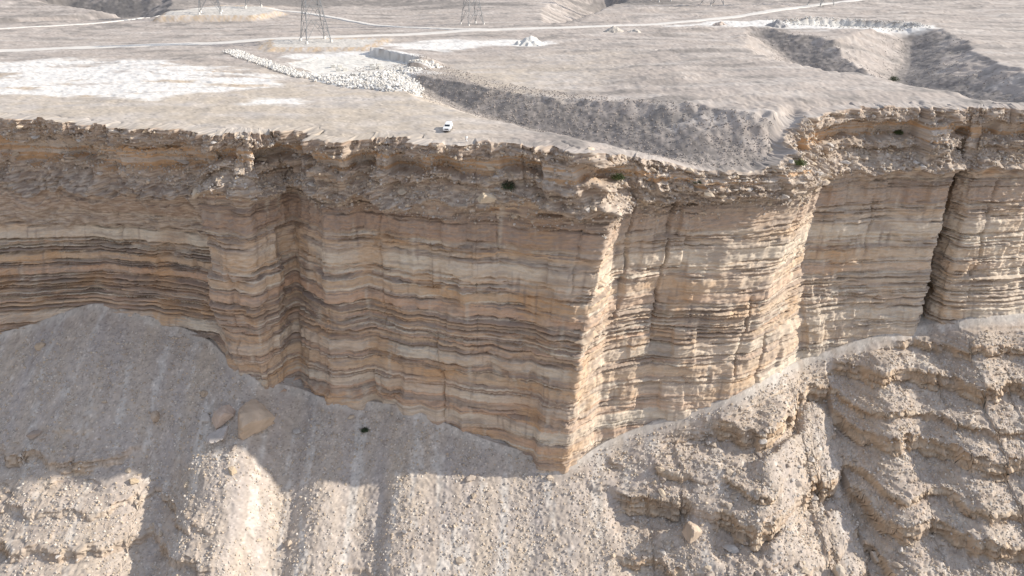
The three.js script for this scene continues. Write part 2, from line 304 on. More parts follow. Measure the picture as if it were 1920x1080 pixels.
    const cap = uu < 0.2 ? 1 : 0, hard = cap || (uu > 0.45 && uu < 0.6) ? 1 : 0.3;
    const w2 = s + 1.2 * n2(s / 3, 4);
    const lay = Math.floor((yr - y) / 1.25 + 0.3 * n2(s / 6, 3));
    p += 5.0 * (steps(w2 / 10.5, 21, 0.12) - 0.5) * sst(0.8, 0.5, uu) + hard * (2.2 * (steps(w2 / 4.1, cap ? 1 : 2, 0.06) - 0.5) + 1.3 * (steps(w2 / 2.1 + lay * 0.43, lay + 60, 0.1) - 0.5));
    talusy = clamp(sst(bay ? 0.48 : 0.70, bay ? 0.52 : 0.75, uu) * sst(bay ? 0.64 : 0.97, bay ? 0.6 : 0.9, uu) + 0.6 * rub);
    p += (0.14 - 0.1 * soft0 + 1.25 * talusy + 0.3 * cap) * fbm(s / 1.9 + 5, y / 1.2, 4) + 2.0 * n2(s / 7, 12) * (1 - 0.5 * u);
    if (!talusy && hard > 0.5) p += 0.35 * (cell(yy / 0.8, Math.floor(w2 / 5)) - 0.5);
    d += up * p;
  }
  if (info) { info.B = B; info.up = up; info.tal = talusy; info.yy = yy; info.zy = zy; info.bay = bay; info.rb = rb; info.ledgy = ledgy; info.dark = dark; info.uu = uu; }
  return d;
}
const sOfXC = { a: sOfX(-89), b: sOfX(-91.5), c: sOfX(88), d: sOfX(96), e: sOfX(22), f: sOfX(34), g: sOfX(80), h: sOfX(90), n0: sOfX(10), n1: sOfX(26) };
const K_BUFF = [0.515, 0.388, 0.272], K_PINK = [0.50, 0.345, 0.245], K_ORANGE = [0.49, 0.315, 0.18], K_GREY = [0.315, 0.255, 0.212], K_CREAM = [0.58, 0.51, 0.415], K_BROWN = [0.27, 0.208, 0.17];
function cliffC(s, y, yr, I) {
  const B = I.B, zy = I.zy, b = fbm(s / 3.1 + 9, I.yy / 0.5, 3), a = n2(s / 10 + B.r * 177, B.r * 33), big = n2(s / 24 + 2, y / 12 + 6);
  let t = B.th < 1 && B.r < 0.28 ? K_BROWN : [K_BUFF, K_PINK, K_GREY, K_CREAM][B.tint];
  t = mix(t, K_PINK, clamp(0.2 + 0.9 * big)); t = mix(t, K_BUFF, clamp(1.1 * a));
  t = mix(t, K_ORANGE, 0.8 * sst(0.05, 0.4, n2(s / 16 + 90, y / 8 + 3) + 0.35 * b));
  t = mix(t, K_BROWN, I.dark * clamp(0.55 + 0.9 * b));
  t = mix(t, K_GREY, clamp(I.ledgy - 0.35) * 0.9 * (B.out < 0 ? 1 : 0.2) * clamp(0.6 + 1.5 * a));
  t = mix(t, K_CREAM, 0.5 * sst(-29, -32, zy) * sst(-42, -38, zy) * clamp(0.6 + b) + 0.5 * I.rb * sst(-28, -42, y) * clamp(0.7 + big));
  t = mix(t, K_CREAM, 0.38 * sst(sOfXC.n0, sOfXC.n1, s) * clamp(0.6 + 0.8 * big + 0.5 * a));  // sunlit look from the nose rightwards, put into the rock colour as cream
  // dark weathering film hanging in streaks, pale wash beside it, grey crust along rough beds
  const st = n2(s / 1.6 + 3, y / 16) + 0.6 * n2(s / 0.7, y / 7) + 0.7 * n2(s / 14, y / 9 + 4);
  t = mix(t, K_BROWN, 0.6 * sst(0.25, 0.75, st));
  t = mix(t, K_CREAM, 0.6 * sst(0.25, 0.7, n2(s / 2.3 + 60, y / 12 + 8) + 0.5 * n2(s / 8 + 30, y / 6)));
  t = mix(t, K_GREY, 0.65 * sst(0.05, 0.4, n2(s / 13 + 81, I.yy / 1.3) + 0.4 * b));
  if (I.up > 0) {
    const rough = mix([0.285, 0.222, 0.178], [0.47, 0.40, 0.33], clamp(0.42 + 1.3 * b + 0.5 * n2(s / 9 + 12, y / 4))), soft = mix(K_ORANGE, [0.50, 0.44, 0.385], sst(-0.12, 0.12, n2(s / 30, I.yy / 1.1) + 0.3 * n2(s / 4, I.yy / 0.4)));
    const lo = I.bay ? 0.17 : 0.24, hi = I.bay ? 0.40 : 0.46;
    t = mix(t, I.uu > lo && I.uu < hi ? soft : rough, I.up * (I.tal > 0.3 ? 0.9 : 0.72));
  }
  const m = 1 + 0.24 * b + 0.13 * n2(s / 0.6, y / 0.35);
  return [t[0] * m, t[1] * m, t[2] * m];
}
// fine columns along the cliff: dense where the photograph looks
const sList = []; { const sa = sOfX(-176), sb2 = sOfX(172); let s = 0; while (s < S[S.length - 1]) { sList.push(s); s += s > sa && s < sb2 ? 0.33 : 2.2; } }
const NC = sList.length, NR = 460, AP = 5, apD = [7, 4.5, 2.6, 1.2, 0.45];
const NV = NR + AP, cliffPos = new Float32Array(NC * NV * 3), cliffCol = new Float32Array(NC * NV * 3), rimXZ = [];
const footLine = [];
for (let i = 0; i < NC; i++) {
  const s = sList[i]; const yr0 = rimYat(s), yr = yr0 + 0.35 * n2(s / 3, 1) + 1.0 * (cell((s + 1.2 * n2(s / 3, 4)) / 4.3, 1) - 0.5), yb = footYat(s) - 7;
  const I = {}; let N0 = null, P0 = null;
  for (let j = 0; j < NR; j++) {
    const y = lerp(yr, yb, j / (NR - 1)), w = 1.1;
    const a = rawPlan(s - w, y), b = rawPlan(s + w, y), m = rawPlan(s, y), a2 = rawPlan(s - w / 2, y), b2 = rawPlan(s + w / 2, y);
    const px = (a[0] + b[0] + m[0] + a2[0] + b2[0]) / 5, pz = (a[1] + b[1] + m[1] + a2[1] + b2[1]) / 5;
    const A = rawPlan(s - 2.5, y), Bq = rawPlan(s + 2.5, y); let tx = Bq[0] - A[0], tz = Bq[1] - A[1]; const l = Math.hypot(tx, tz) || 1; tx /= l; tz /= l;
    const nx = -tz, nz = tx, d = faceOut(s, y, yr, I);
    const X = px + nx * d, Z = pz + nz * d, o = ((j + AP) * NC + i) * 3;
    cliffPos[o] = X; cliffPos[o + 1] = y + 0.12 * n2(s / 1.1, y / 1.1); cliffPos[o + 2] = Z;
    const c = cliffC(s, y, yr, I); cliffCol[o] = c[0]; cliffCol[o + 1] = c[1]; cliffCol[o + 2] = c[2];
    if (j === 0) { N0 = [nx, nz]; P0 = [X, Z]; }
  }
  rimXZ.push([P0[0], P0[1], yr]);
  for (let k = 0; k < AP; k++) {
    const X = P0[0] - N0[0] * apD[k], Z = P0[1] - N0[1] * apD[k], o = (k * NC + i) * 3, q = 1 - k / (AP - 0.3);
    const ph = plateauY(X, Z); cliffPos[o] = X; cliffPos[o + 1] = k === 0 ? ph - 0.6 : (k === 1 ? ph + 0.04 : lerp(yr, ph, q) + 0.12 * n2(X / 1.3, Z / 1.3)); cliffPos[o + 2] = Z;
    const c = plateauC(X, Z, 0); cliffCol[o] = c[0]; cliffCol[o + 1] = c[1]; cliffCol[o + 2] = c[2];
  }
}
const cliff = setting(gridMesh(NC, NV, cliffPos, cliffCol), 'cliff', 'tall sheer cliff of banded orange, buff and grey limestone beds', 'cliff');
const cliffNor = cliff.geometry.getAttribute('normal').array;
{ let up = 0; for (let i = 1; i < cliffNor.length; i += 3 * 97) up += cliffNor[i]; console.log('cliff', NC, NV, 'mean ny', up / (cliffNor.length / 291)); }
// farthest-back rim z for each metre of x
const rimZ = new Float32Array(1000).fill(1e9); const RZ0 = -425;
for (const [x, z] of rimXZ) for (let k = -2; k <= 2; k++) { const b = Math.round(x - RZ0) + k; if (b >= 0 && b < 1000) rimZ[b] = Math.min(rimZ[b], z); }
const rimAt = x => { const v = rimZ[clamp(Math.round(x - RZ0), 0, 999)]; return v > 1e8 ? -215 : v; };

{ // plateau sheet: rows thin out with distance, columns spread with it
  const rows = []; let z = -170; while (z > -4200) { rows.push(z); z -= z > -560 ? 0.55 + Math.max(0, -z - 190) * 0.0052 : 3 + (-z - 560) * 0.05; }
  const NU = 860, NW = rows.length, pos = new Float32Array(NU * NW * 3), col = new Float32Array(NU * NW * 3), ok = new Uint8Array(NU * NW);
  for (let j = 0; j < NW; j++) for (let i = 0; i < NU; i++) {
    const u = i / (NU - 1) * 2 - 1, uw = u * (0.72 + 0.28 * u * u * u * u) / 1, zz = rows[j];
    const x = uw * (150 + 0.86 * (-zz)) * (zz < -600 ? 1 + (-zz - 600) / 1500 : 1), k = j * NU + i, o = k * 3;
    const h = plateauY(x, zz), rz = rimAt(x);
    pos[o] = x; pos[o + 1] = h - 0.45 * sst(-5.2, -3.6, zz - rz); pos[o + 2] = zz; ok[k] = zz < rz - 2.2 ? 1 : 0;
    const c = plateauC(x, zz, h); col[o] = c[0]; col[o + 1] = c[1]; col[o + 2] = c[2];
  }
  const m = gridMesh(NU, NW, pos, col, a => ok[a]);
  // rows run away from the camera: turn the faces up
  const ix = m.geometry.index.array; for (let i = 0; i < ix.length; i += 3) { const t = ix[i + 1]; ix[i + 1] = ix[i + 2]; ix[i + 2] = t; }
  m.geometry.computeVertexNormals();
  setting(m, 'plateau', 'wide stony desert plateau of tan and pinkish grey ground above the cliff', 'ground');
  console.log('plateau', NU, NW);
}
function road(L, w, name, label) {
  const curve = new THREE.CatmullRomCurve3(L.map(([x, z]) => new THREE.Vector3(x, 0, z)), false, 'centripetal'), n = 420, NUu = 9;
  const pts = curve.getSpacedPoints(n), pos = new Float32Array((n + 1) * NUu * 3), col = new Float32Array((n + 1) * NUu * 3);
  const hs = pts.map(p => plateauY(p.x, p.z)); const hs2 = hs.map((_, i) => { let t = 0, c = 0; for (let k = -3; k <= 3; k++) if (hs[i + k] !== undefined) { t += hs[i + k]; c++; } return t / c; });
  for (let i = 0; i <= n; i++) { const t = curve.getTangent(i / n); const nx = -t.z, nz = t.x;
    for (let k = 0; k < NUu; k++) { const e = (k / (NUu - 1) * 2 - 1), ww = w * (1 + 0.35 * n2(i / 6, k > 4 ? 3 : 9) + 0.25 * (hash(i, k > 4 ? 1 : 2) - 0.5)), x = pts[i].x + nx * e * ww, z = pts[i].z + nz * e * ww, o = (i * NUu + k) * 3;
      pos[o] = x; pos[o + 1] = hs2[i] + (Math.abs(e) > 0.95 ? -0.5 : 0.42 - 0.1 * e * e); pos[o + 2] = z;
      const q = 1 + 0.12 * n2(x / 4, z / 4) + 0.08 * (hash(i, k) - 0.5), rut = Math.abs(Math.abs(e) - 0.4) < 0.15 ? 1.04 : 0.97; const c = [0.60 * q * rut, 0.565 * q * rut, 0.52 * q * rut]; col.set(c, o); } }
  setting(gridMesh(NUu, n + 1, pos, col), name, label, 'road');
}
road(ROAD1, 4.2, 'dirt_road', 'pale graded dirt road crossing the whole plateau below the far pylons');
road(ROAD2, 2.6, 'dirt_track', 'narrower pale track that bends past the far pylon pad and joins the main road');

// ------------------------------------------------------------------ slope below the cliff
const footX = COLS.map(c => c[3]);
const footAt = x => { let i = 0; while (i < footX.length - 2 && x > footX[i + 1][0]) i++; const a = footX[i], b = footX[i + 1], t = clamp((x - a[0]) / (b[0] - a[0])); return [lerp(a[1], b[1], t), lerp(a[2], b[2], t)]; };
const footS = x => { const a = footAt(x - 5), b = footAt(x - 2), c = footAt(x), d = footAt(x + 2), e = footAt(x + 5); return [(a[0] + b[0] + c[0] + d[0] + e[0]) / 5, (a[1] + b[1] + c[1] + d[1] + e[1]) / 5]; };
// ledges of harder rock cropping out of the slope: elevation map that is steep inside a hard band
const HARD = [[-79, -81.5], [-84.5, -91], [-94.5, -97], [-99.5, -106.5], [-110, -113], [-116, -122], [-127, -131]];
const HARD2 = [[-71, -74], [-77.5, -82.5], [-85.5, -88], [-90.5, -96], [-99, -102], [-104.5, -110], [-113, -116.5], [-120, -126]];
function bands(e, H) { // raw elevation -> stepped elevation, and whether it lies on a riser
  for (let i = 0; i < H.length; i++) { const [a, b] = H[i], c = i < H.length - 1 ? H[i + 1][0] : b - 4; if (e < a && e >= c) { const t = (a - e) / (a - c), w = (a - b) / (a - c), r = 0.07;
    const k = t < r ? t * w / r : w + (t - r) / (1 - r) * (1 - w); return [a - k * (a - c), t < r ? 1 : 0]; } }
  return [e, 0];
}
const SPURS = [[120, 6.5, 6.5, -0.12], [133, 5, 4, 0.05], [151, 8, 5.5, -0.3], [86, 7, 4, -0.5], [172, 8, 5, -0.2]];   // [x at foot, width, height, drift]
function slopeY(x, z, info) {
  const [zc, yc] = footS(x), d = z - zc, dd = Math.max(0, d);
  const right = sst(18, 40, x), far = sst(98, 108, x);
  let h = yc - 0.66 * dd + (d < 0 ? -0.25 * d : 0) + 0.9 * Math.exp(-Math.abs(d) / 1.2) * (1 - 0.5 * right);
  h += 1.1 * fbm(x / 28, z / 40, 3) * sst(0, 14, d);
  // runnels down the scree
  const run = ridge((x + 3 * n2(z / 14, x / 30)) / 7.5, z / 60, 3);
  h += 0.12 * run * sst(2, 16, d) * (1 - 0.5 * right);
  // the channel at the left, cut through a ledge of rock
  const ch = Math.exp(-(((x + 104 + (z + 165) * -0.05) / (4.2 + 0.06 * dd)) ** 2)); h -= (1.2 + 4.2 * sst(18, 36, d)) * ch * sst(4, 20, d);
  h -= 0.9 * Math.exp(-(((x + 84) / 6) ** 2)) * sst(8, 22, d); h += 0.5 * Math.exp(-(((x + 91) / 5.5) ** 2)) * sst(26, 38, d) - 1.5 * sst(-96, -112, x) * sst(14, 30, d);
  h -= 1.0 * Math.exp(-(((x + 38) / 1.8) ** 2)) * sst(16, 26, d);
  for (const [sx, w, hh, dr] of SPURS) { const e = (x - sx - dr * dd + 1.5 * n2(z / 6, sx)) / w; if (e > -3 && e < 3) h += hh * Math.exp(-e * e) * sst(1, 12, d) * (0.75 + 0.35 * n2(z / 9, sx + 3)); }
  h -= 4.5 * Math.exp(-(((x - 103 - 0.02 * dd) / 4.5) ** 2)) * sst(3, 18, d);
  // bedrock steps
  const rockLeft = sst(30, 37, d) * (sst(-78, -86, x) * 0.5 + 0.35 * sst(0.1, 0.3, n2(x / 17, z / 9)));
  const mask = clamp(Math.max(rockLeft, right * sst(1.5, 6, d) * (0.35 + 0.9 * sst(-0.25, 0.1, n2(x / 15 + 4, z / 14)) + far)) );
  const wv = 2.4 * n2(x / 13, z / 13) + 1.1 * n2(x / 3.6, z / 3.6) + 0.4 * n2(x / 1.2, z / 1.2) + (steps((x + 1.5 * n2(z / 3, x / 3)) / 3.3, 5, 0.1) - 0.5) * 1.3;
  const [st, hard] = bands(h + wv, far > 0.5 || x < 0 ? HARD2 : HARD); h = lerp(h, st - wv, mask);
  if (mask > 0.15) { const e2 = h + 0.5 * n2(x / 6, z / 6), f = e2 / 0.95 - Math.floor(e2 / 0.95); h += mask * 0.55 * (sst(0, 0.25, f) - f); }
  const rough = sst(0, 6, d);
  h += rough * (1 - 0.55 * mask) * (0.36 * fbm(x / 2.6, z / 2.6, 3) + 0.34 * n2(x / 0.95, z / 0.95)) + (1 - rough) * 0.1 * n2(x / 1.5, z / 1.5);
  if (info) { info.d = d; info.hard = hard * mask; info.mask = mask; info.run = run; info.ch = ch; }
  return h;
}
function slopeC(x, z, y, I) {
  const f = fbm(x / 2.2 + 7, z / 2.2, 3), g = fbm(x / 14, z / 22, 3), spk = hash(Math.round(x * 3.1), Math.round(z * 3.1) + 77);
  let c = mix([0.41, 0.352, 0.305], [0.475, 0.40, 0.325], clamp(0.5 + 1.2 * g));
  c = mix(c, [0.385, 0.345, 0.325], clamp(0.25 + 0.9 * n2(x / 5 + 40, z / 30)));                         // grey fines in the runnels
  c = mix(c, [0.50, 0.475, 0.435], 0.5 * sst(3.2, 0.3, I.d + 1.4 * n2(x / 4, z / 4)));                  // wash of pale dust along the foot of the wall
  c = mix(c, [0.34, 0.285, 0.24], 0.7 * sst(0.15, 0.45, n2(x / 3 + 70, z / 4) + 0.5 * f)); c = mix(c, [0.53, 0.49, 0.445], 0.75 * sst(0.12, 0.45, n2(x / 4.5 + 20, z / 26) + 0.4 * n2(x / 1.6, z / 5) + 0.25 * f));
  const bed = hash(Math.floor((y + 0.6 * n2(x / 7, z / 7)) / 0.9), 3);
  c = mix(c, mix([0.40, 0.292, 0.205], [0.52, 0.43, 0.335], bed), 0.9 * I.hard + 0.3 * I.mask);
  c = mix(c, [0.36, 0.29, 0.235], 0.5 * I.mask * sst(0.1, 0.45, n2(x / 8 + 5, z / 5 + 9)));
  const m = 1 + 0.22 * f + 0.2 * (spk - 0.5) + (spk > 0.965 ? 0.25 : 0) - (spk < 0.05 ? 0.22 : 0);
  return [c[0] * m, c[1] * m, c[2] * m];
}
function slopeCol(X, z0, z1, n) {                                    // one profile, sampled evenly along its own length so that steps keep their detail
  const m = 640, zs = new Float64Array(m + 1), hs = new Float64Array(m + 1), L = new Float64Array(m + 1);
  for (let k = 0; k <= m; k++) { zs[k] = lerp(z0, z1, k / m); hs[k] = slopeY(X, zs[k]); if (k) L[k] = L[k - 1] + Math.hypot(zs[k] - zs[k - 1], Math.min(6, Math.abs(hs[k] - hs[k - 1]))); }
  const out = []; let q = 0;
  for (let i = 0; i < n; i++) { const l = L[m] * i / (n - 1); while (q < m - 1 && L[q + 1] < l) q++; const t = clamp((l - L[q]) / (L[q + 1] - L[q] || 1)); out.push([lerp(zs[q], zs[q + 1], t), lerp(hs[q], hs[q + 1], t), (hs[q] - hs[q + 1]) / (zs[q + 1] - zs[q])]); }
  return out;
}
{ const xs = []; let x = -182; while (x < 186) { xs.push(x); x += 0.36; }
  const NU = xs.length, NW = 350, pos = new Float32Array(NU * NW * 3), col = new Float32Array(NU * NW * 3), I = {};
  for (let i = 0; i < NU; i++) { const X = xs[i], P = slopeCol(X, footS(X)[0] - 8, -118, NW);
    for (let j = 0; j < NW; j++) { let [Z, h, sl] = P[j]; const o = (j * NU + i) * 3; slopeY(X, Z, I); const steep = sst(1.1, 2.6, sl) * I.mask;
      if (steep > 0) { const yy = h + 0.5 * n2(X / 9, 4), lay = Math.floor(yy / 0.62), f = yy / 0.62 - lay; Z += steep * (1.9 * (steps((X + 0.8 * n2(X / 2, lay)) / (1.5 + 2.5 * hash(lay, 8)), lay + 300, 0.1) - 0.5) + 0.9 * (hash(lay, 11) - 0.5) - 0.35 * (f > 0.8 ? 1 : 0)); }
      pos[o] = X; pos[o + 1] = h; pos[o + 2] = Z; I.hard = Math.max(I.hard, steep); col.set(slopeC(X, Z, h, I), o); } }
  setting(gridMesh(NU, NW, pos, col), 'talus_slope', 'steep slope of scree and stepped rock ledges below the cliff', 'slope');
  console.log('slope', NU, NW);
  // the foot of the slope and the valley floor beyond, out to the sides and past the camera
  const X2 = [], Z2 = []; for (let q = -1500; q <= 1500; q += 20) X2.push(q); for (let q = -230; q < 2600; q += q < -90 ? 4 : 26) Z2.push(q);
  const p2 = new Float32Array(X2.length * Z2.length * 3), c2 = new Float32Array(p2.length);
  Z2.forEach((Z, j2) => X2.forEach((X, i2) => { const o = (j2 * X2.length + i2) * 3; let h = slopeY(X, Z, I); h = Math.max(h, -172 + 6 * n2(X / 80, Z / 80) - 8 * sst(-60, 300, Z)); if (Z < -114 && X > -186 && X < 190) h -= 3 + 6 * sst(-116, -124, Z); p2[o] = X; p2[o + 1] = h; p2[o + 2] = Z; c2.set(slopeC(X, Z, h, I), o); }));
  setting(gridMesh(X2.length, Z2.length, p2, c2), 'valley_floor', 'lower slope and valley floor below the scree', 'ground');
}

// ------------------------------------------------------------------ rocks
function rockGeo(k, flat = 1, cuts = 11) {
  let g = new THREE.IcosahedronGeometry(1, k < 8 ? 2 : 4); g.deleteAttribute('uv'); g.deleteAttribute('normal'); g = mergeVertices(g, 1e-4);
  const P = g.getAttribute('position'), planes = []; for (let i = 0; i < cuts; i++) { const a = hash(k * 31 + i, 1) * 6.283, e = Math.asin(hash(k * 31 + i, 2) * 2 - 1); planes.push([Math.cos(a) * Math.cos(e), Math.sin(e), Math.sin(a) * Math.cos(e), k < 8 ? 0.36 + 0.34 * hash(k * 31 + i, 3) : 0.38 + 0.16 * hash(k * 31 + i, 3)]); }
  for (let i = 0; i < P.count; i++) { let x = P.getX(i), y = P.getY(i), z = P.getZ(i), r = 1;
    for (const [a, b, c, d] of planes) { const q = x * a + y * b + z * c; if (q > 0.01) r = Math.min(r, d / q); }
    r *= 1 + 0.07 * n2(x * 3 + k, y * 3 + z * 3) + (k < 8 ? 0 : 0.04 * n2(x * 9 + k, y * 9 - z * 7)); P.setXYZ(i, x * r, y * r * flat, z * r); }
  g = g.toNonIndexed(); g.computeVertexNormals();
  const c = new Float32Array(g.getAttribute('position').count * 3); for (let i = 0; i < c.length; i += 3) { const pp = g.getAttribute('position').array, q = 1 + 0.1 * (hash(i, k) - 0.5) + 0.3 * n2(pp[i] * 2.5 + k, pp[i + 1] * 4 + pp[i + 2] * 2.5); c[i] = c[i + 1] = c[i + 2] = q; }
  g.setAttribute('color', new THREE.BufferAttribute(c, 3)); return g;
}
const ROCKS = [0, 1, 2, 3, 4, 5, 6, 7].map(k => rockGeo(k, k % 3 === 2 ? 0.6 : 0.85)), BIG = [8, 9, 10, 11, 12, 13, 14, 15].map(k => rockGeo(k, 0.9, 9));
const smallRock = (() => { let g = new THREE.IcosahedronGeometry(1, 0); g.deleteAttribute('uv'); const P = g.getAttribute('position'); for (let i = 0; i < P.count; i++) { const x = P.getX(i), y = P.getY(i), z = P.getZ(i), r = 0.75 + 0.4 * hash(Math.round(x * 50) + 7 * Math.round(y * 50), Math.round(z * 50)); P.setXYZ(i, x * r, y * r * 0.8, z * r); } g.computeVertexNormals(); return g; })();
const stoneMat = {}; function stone(r, g, b) { const k = [r, g, b].join(); return stoneMat[k] ??= new THREE.MeshStandardMaterial({ color: new THREE.Color().setRGB(r, g, b), vertexColors: true, roughness: 0.95 }); }
const TALC = [[0.44, 0.365, 0.29], [0.50, 0.41, 0.31], [0.48, 0.44, 0.40], [0.38, 0.32, 0.27]], WHC = [[0.60, 0.575, 0.535], [0.53, 0.50, 0.455], [0.64, 0.62, 0.585]];
function rock(name, label, category, group, p, sc, k, c, turn = 0, tilt = 0) {
  const m = new THREE.Mesh((/boulder/.test(name) ? BIG : ROCKS)[k % 8], stone(...c)); m.position.set(...p); const q = /boulder/.test(name) ? 1.4 : 1.3; m.scale.set(sc[0] * q, sc[1] * q, sc[2] * q); m.rotation.set(tilt, turn, tilt * 0.6); return add(m, name, label, category, group);
}
const onSlope = (x, z, s = 0) => [x, slopeY(x, z) + s, z];
// the large fallen blocks in the shade of the left-hand slope
rock('fallen_boulder', 'largest fallen boulder, house-sized tan block with a split edge on the shaded scree', 'boulder', 'large fallen blocks', onSlope(-77.5, -173.4, 2.0), [6.0, 5.4, 5.6], 6, [0.50, 0.39, 0.29], 0.4, 0.35);
rock('fallen_boulder', 'rounded pinkish boulder just left of the largest fallen block', 'boulder', 'large fallen blocks', onSlope(-86.0, -173.2, 1.4), [4.0, 3.2, 3.2], 1, [0.50, 0.395, 0.32], 1.2, 0.1);
rock('fallen_boulder', 'pale grey oval boulder below the rounded pinkish one', 'boulder', 'large fallen blocks', onSlope(-85.5, -168.6, 0.8), [2.4, 2.2, 3.2], 4, [0.45, 0.405, 0.37], -0.5, 0.2);
rock('fallen_boulder', 'small pale boulder left of the rounded pinkish one', 'boulder', 'large fallen blocks', onSlope(-91.5, -174, 0.4), [1.6, 1.4, 1.6], 5, [0.50, 0.46, 0.42], 0.5, 0.1);
rock('fallen_boulder', 'upright brown boulder beside the pale channel in the left-hand scree', 'boulder', 'large fallen blocks', onSlope(-108, -176.5, 0.4), [1.5, 2.0, 1.6], 0, [0.44, 0.35, 0.27], 0.2, 0.3);
rock('fallen_boulder', 'lone square brown boulder high on the shaded scree under the left pillar', 'boulder', 'large fallen blocks', onSlope(-94.3, -181.6, 0.4), [1.3, 1.2, 1.2], 6, [0.45, 0.36, 0.27], 0.8, 0.1);
rock('fallen_boulder', 'dark brown boulder at the far left of the shaded scree, above the sunlit ground', 'boulder', 'large fallen blocks', onSlope(-143.5, -172, 0.4), [2.0, 1.6, 1.6], 7, [0.36, 0.29, 0.24], 0.8, 0.1);
rock('fallen_boulder', 'tan boulder lying against the wall at the top of the left-hand scree', 'boulder', 'large fallen blocks', onSlope(-150.5, -196, 0.4), [1.8, 1.3, 1.3], 2, [0.43, 0.34, 0.25], 0.1, 0.1);
rock('fallen_boulder', 'orange-brown boulder at the shadow line beside the left channel', 'boulder', 'large fallen blocks', onSlope(-111, -161.5, 0.4), [1.4, 1.2, 1.2], 3, [0.46, 0.36, 0.25], 2.1, 0.1);
rock('fallen_boulder', 'tan boulder in the sun just below the shadow line', 'boulder', 'large fallen blocks', onSlope(-80.5, -160, 0.4), [1.5, 1.2, 1.2], 1, [0.48, 0.38, 0.27], 2.9, 0.2);
rock('fallen_boulder', 'big angular orange block at the foot of the lower right ledges', 'boulder', 'large fallen blocks', onSlope(51, -150, 1.2), [3.2, 3.8, 2.8], 6, [0.45, 0.36, 0.28], 0.4, 0.1);
rock('fallen_boulder', 'tall pale block leaning at the bottom of the right-hand debris gully', 'boulder', 'large fallen blocks', onSlope(91.5, -143.5, 0.8), [2.0, 3.2, 1.8], 0, [0.50, 0.43, 0.35], 0.3, 0.35);
rock('fallen_boulder', 'long pale block lying in the middle of the right-hand debris gully', 'boulder', 'large fallen blocks', onSlope(105.5, -151, 0.6), [1.6, 2.4, 1.5], 4, [0.50, 0.42, 0.34], 0.9, 0.4);
// fallen blocks on the slope, larger and smaller
const cluster = [];
for (let i = 0; i < 900 && cluster.length < 190; i++) {
  const right = i % 3 !== 0, x = right ? 28 + rnd() * 85 : -165 + rnd() * 185, z = -186 + rnd() * 52, d = z - footAt(x)[0]; if (d < 3) { rnd(); continue; }
  const dens = right ? sst(-0.05, 0.3, n2(x / 12 + 3, z / 10 + 1)) : 0.25; if (rnd() > dens) continue;
  const s = right ? 0.45 + 1.0 * rnd() ** 2.5 : 0.4 + 1.0 * rnd() ** 3; cluster.push(1);
  rock('scree_block', right ? 'angular block among the broken rock below the right half of the cliff' : 'loose block lying on the open scree below the left half of the cliff', 'rock', right ? 'blocks below the lower ledges' : 'blocks on the left scree',
    onSlope(x, z, s * 0.2), [s * (0.8 + 0.6 * rnd()), s * (0.7 + 0.4 * rnd()), s * (0.8 + 0.5 * rnd())], Math.floor(rnd() * 8), TALC[Math.floor(rnd() * 4)], rnd() * 6, (rnd() - 0.5) * 0.6);
}
// blocks on the benches under the rim
{ let n = 0, tries = 0; const s0 = sList.findIndex(s => s > sOfX(-165)), s1 = sList.findIndex(s => s > sOfX(165));
  while (n < 230 && tries++ < 20000) {
    const i = s0 + Math.floor(rnd() * (s1 - s0)), j = AP + 4 + Math.floor(rnd() * 95), o = (j * NC + i) * 3; const s = sList[i];
    if (cliffPos[o + 1] < -22 || Math.abs(cliffNor[o + 1]) < 0.5) continue;
    const g = s > sOfX(30) && s < sOfX(95); if (!g && rnd() > 0.6) continue;
    const q = 0.45 + 1.0 * rnd() ** 2.2; n++;
    rock('ledge_block', s < sOfX(-60) ? 'broken block on the ledges under the left end of the rim' : g ? 'broken block in the rubble at the gully mouth' : s > sOfX(90) ? 'broken block on the ledges under the right end of the rim' : 'broken block on the ledges under the middle of the rim', 'rock', 'blocks on the upper ledges',
      [cliffPos[o], cliffPos[o + 1] + q * 0.25, cliffPos[o + 2]], [q * (0.9 + 0.7 * rnd()), q * (0.6 + 0.4 * rnd()), q * (0.8 + 0.5 * rnd())], Math.floor(rnd() * 8), TALC[Math.floor(rnd() * 3)], rnd() * 6, (rnd() - 0.5) * 0.5);
  } console.log('ledge blocks', n); }
rock('rim_boulder', 'squared cream boulder perched on the rubble below the rim in the middle of the cliff', 'boulder', null, [-6.6, -12.2, -172.8], [2.6, 1.6, 2.0], 6, [0.53, 0.43, 0.31], 0.3, 0.1);
rock('rim_boulder', 'leaning cream slab at the rim above the sunlit nose of the cliff', 'boulder', null, [19.5, -1.6, -176.0], [2.4, 1.5, 1.7], 2, [0.54, 0.45, 0.34], 0.8, 0.3);
function stuffRocks(name, label, n, place, cols, category = 'stones') {
  const m = new THREE.InstancedMesh(smallRock, new THREE.MeshStandardMaterial({ roughness: 0.95 }), n), M = new THREE.Matrix4(), Q = new THREE.Quaternion(), E = new THREE.Euler(), c = new THREE.Color(); let k = 0;
  for (let t = 0; t < n * 6 && k < n; t++) { const r = place(t); if (!r) continue; const [x, y, z, s] = r; E.set(rnd() * 6, rnd() * 6, rnd() * 6); Q.setFromEuler(E);
    M.compose(new THREE.Vector3(x, y, z), Q, new THREE.Vector3(s * (0.8 + 0.6 * rnd()), s * (0.7 + 0.4 * rnd()), s)); m.setMatrixAt(k, M);
    const p = cols[Math.floor(rnd() * cols.length)], q = 0.85 + 0.3 * rnd(); c.setRGB(p[0] * q, p[1] * q, p[2] * q); m.setColorAt(k++, c); }
  m.count = k; return setting(m, name, label, category, 'stuff');
}
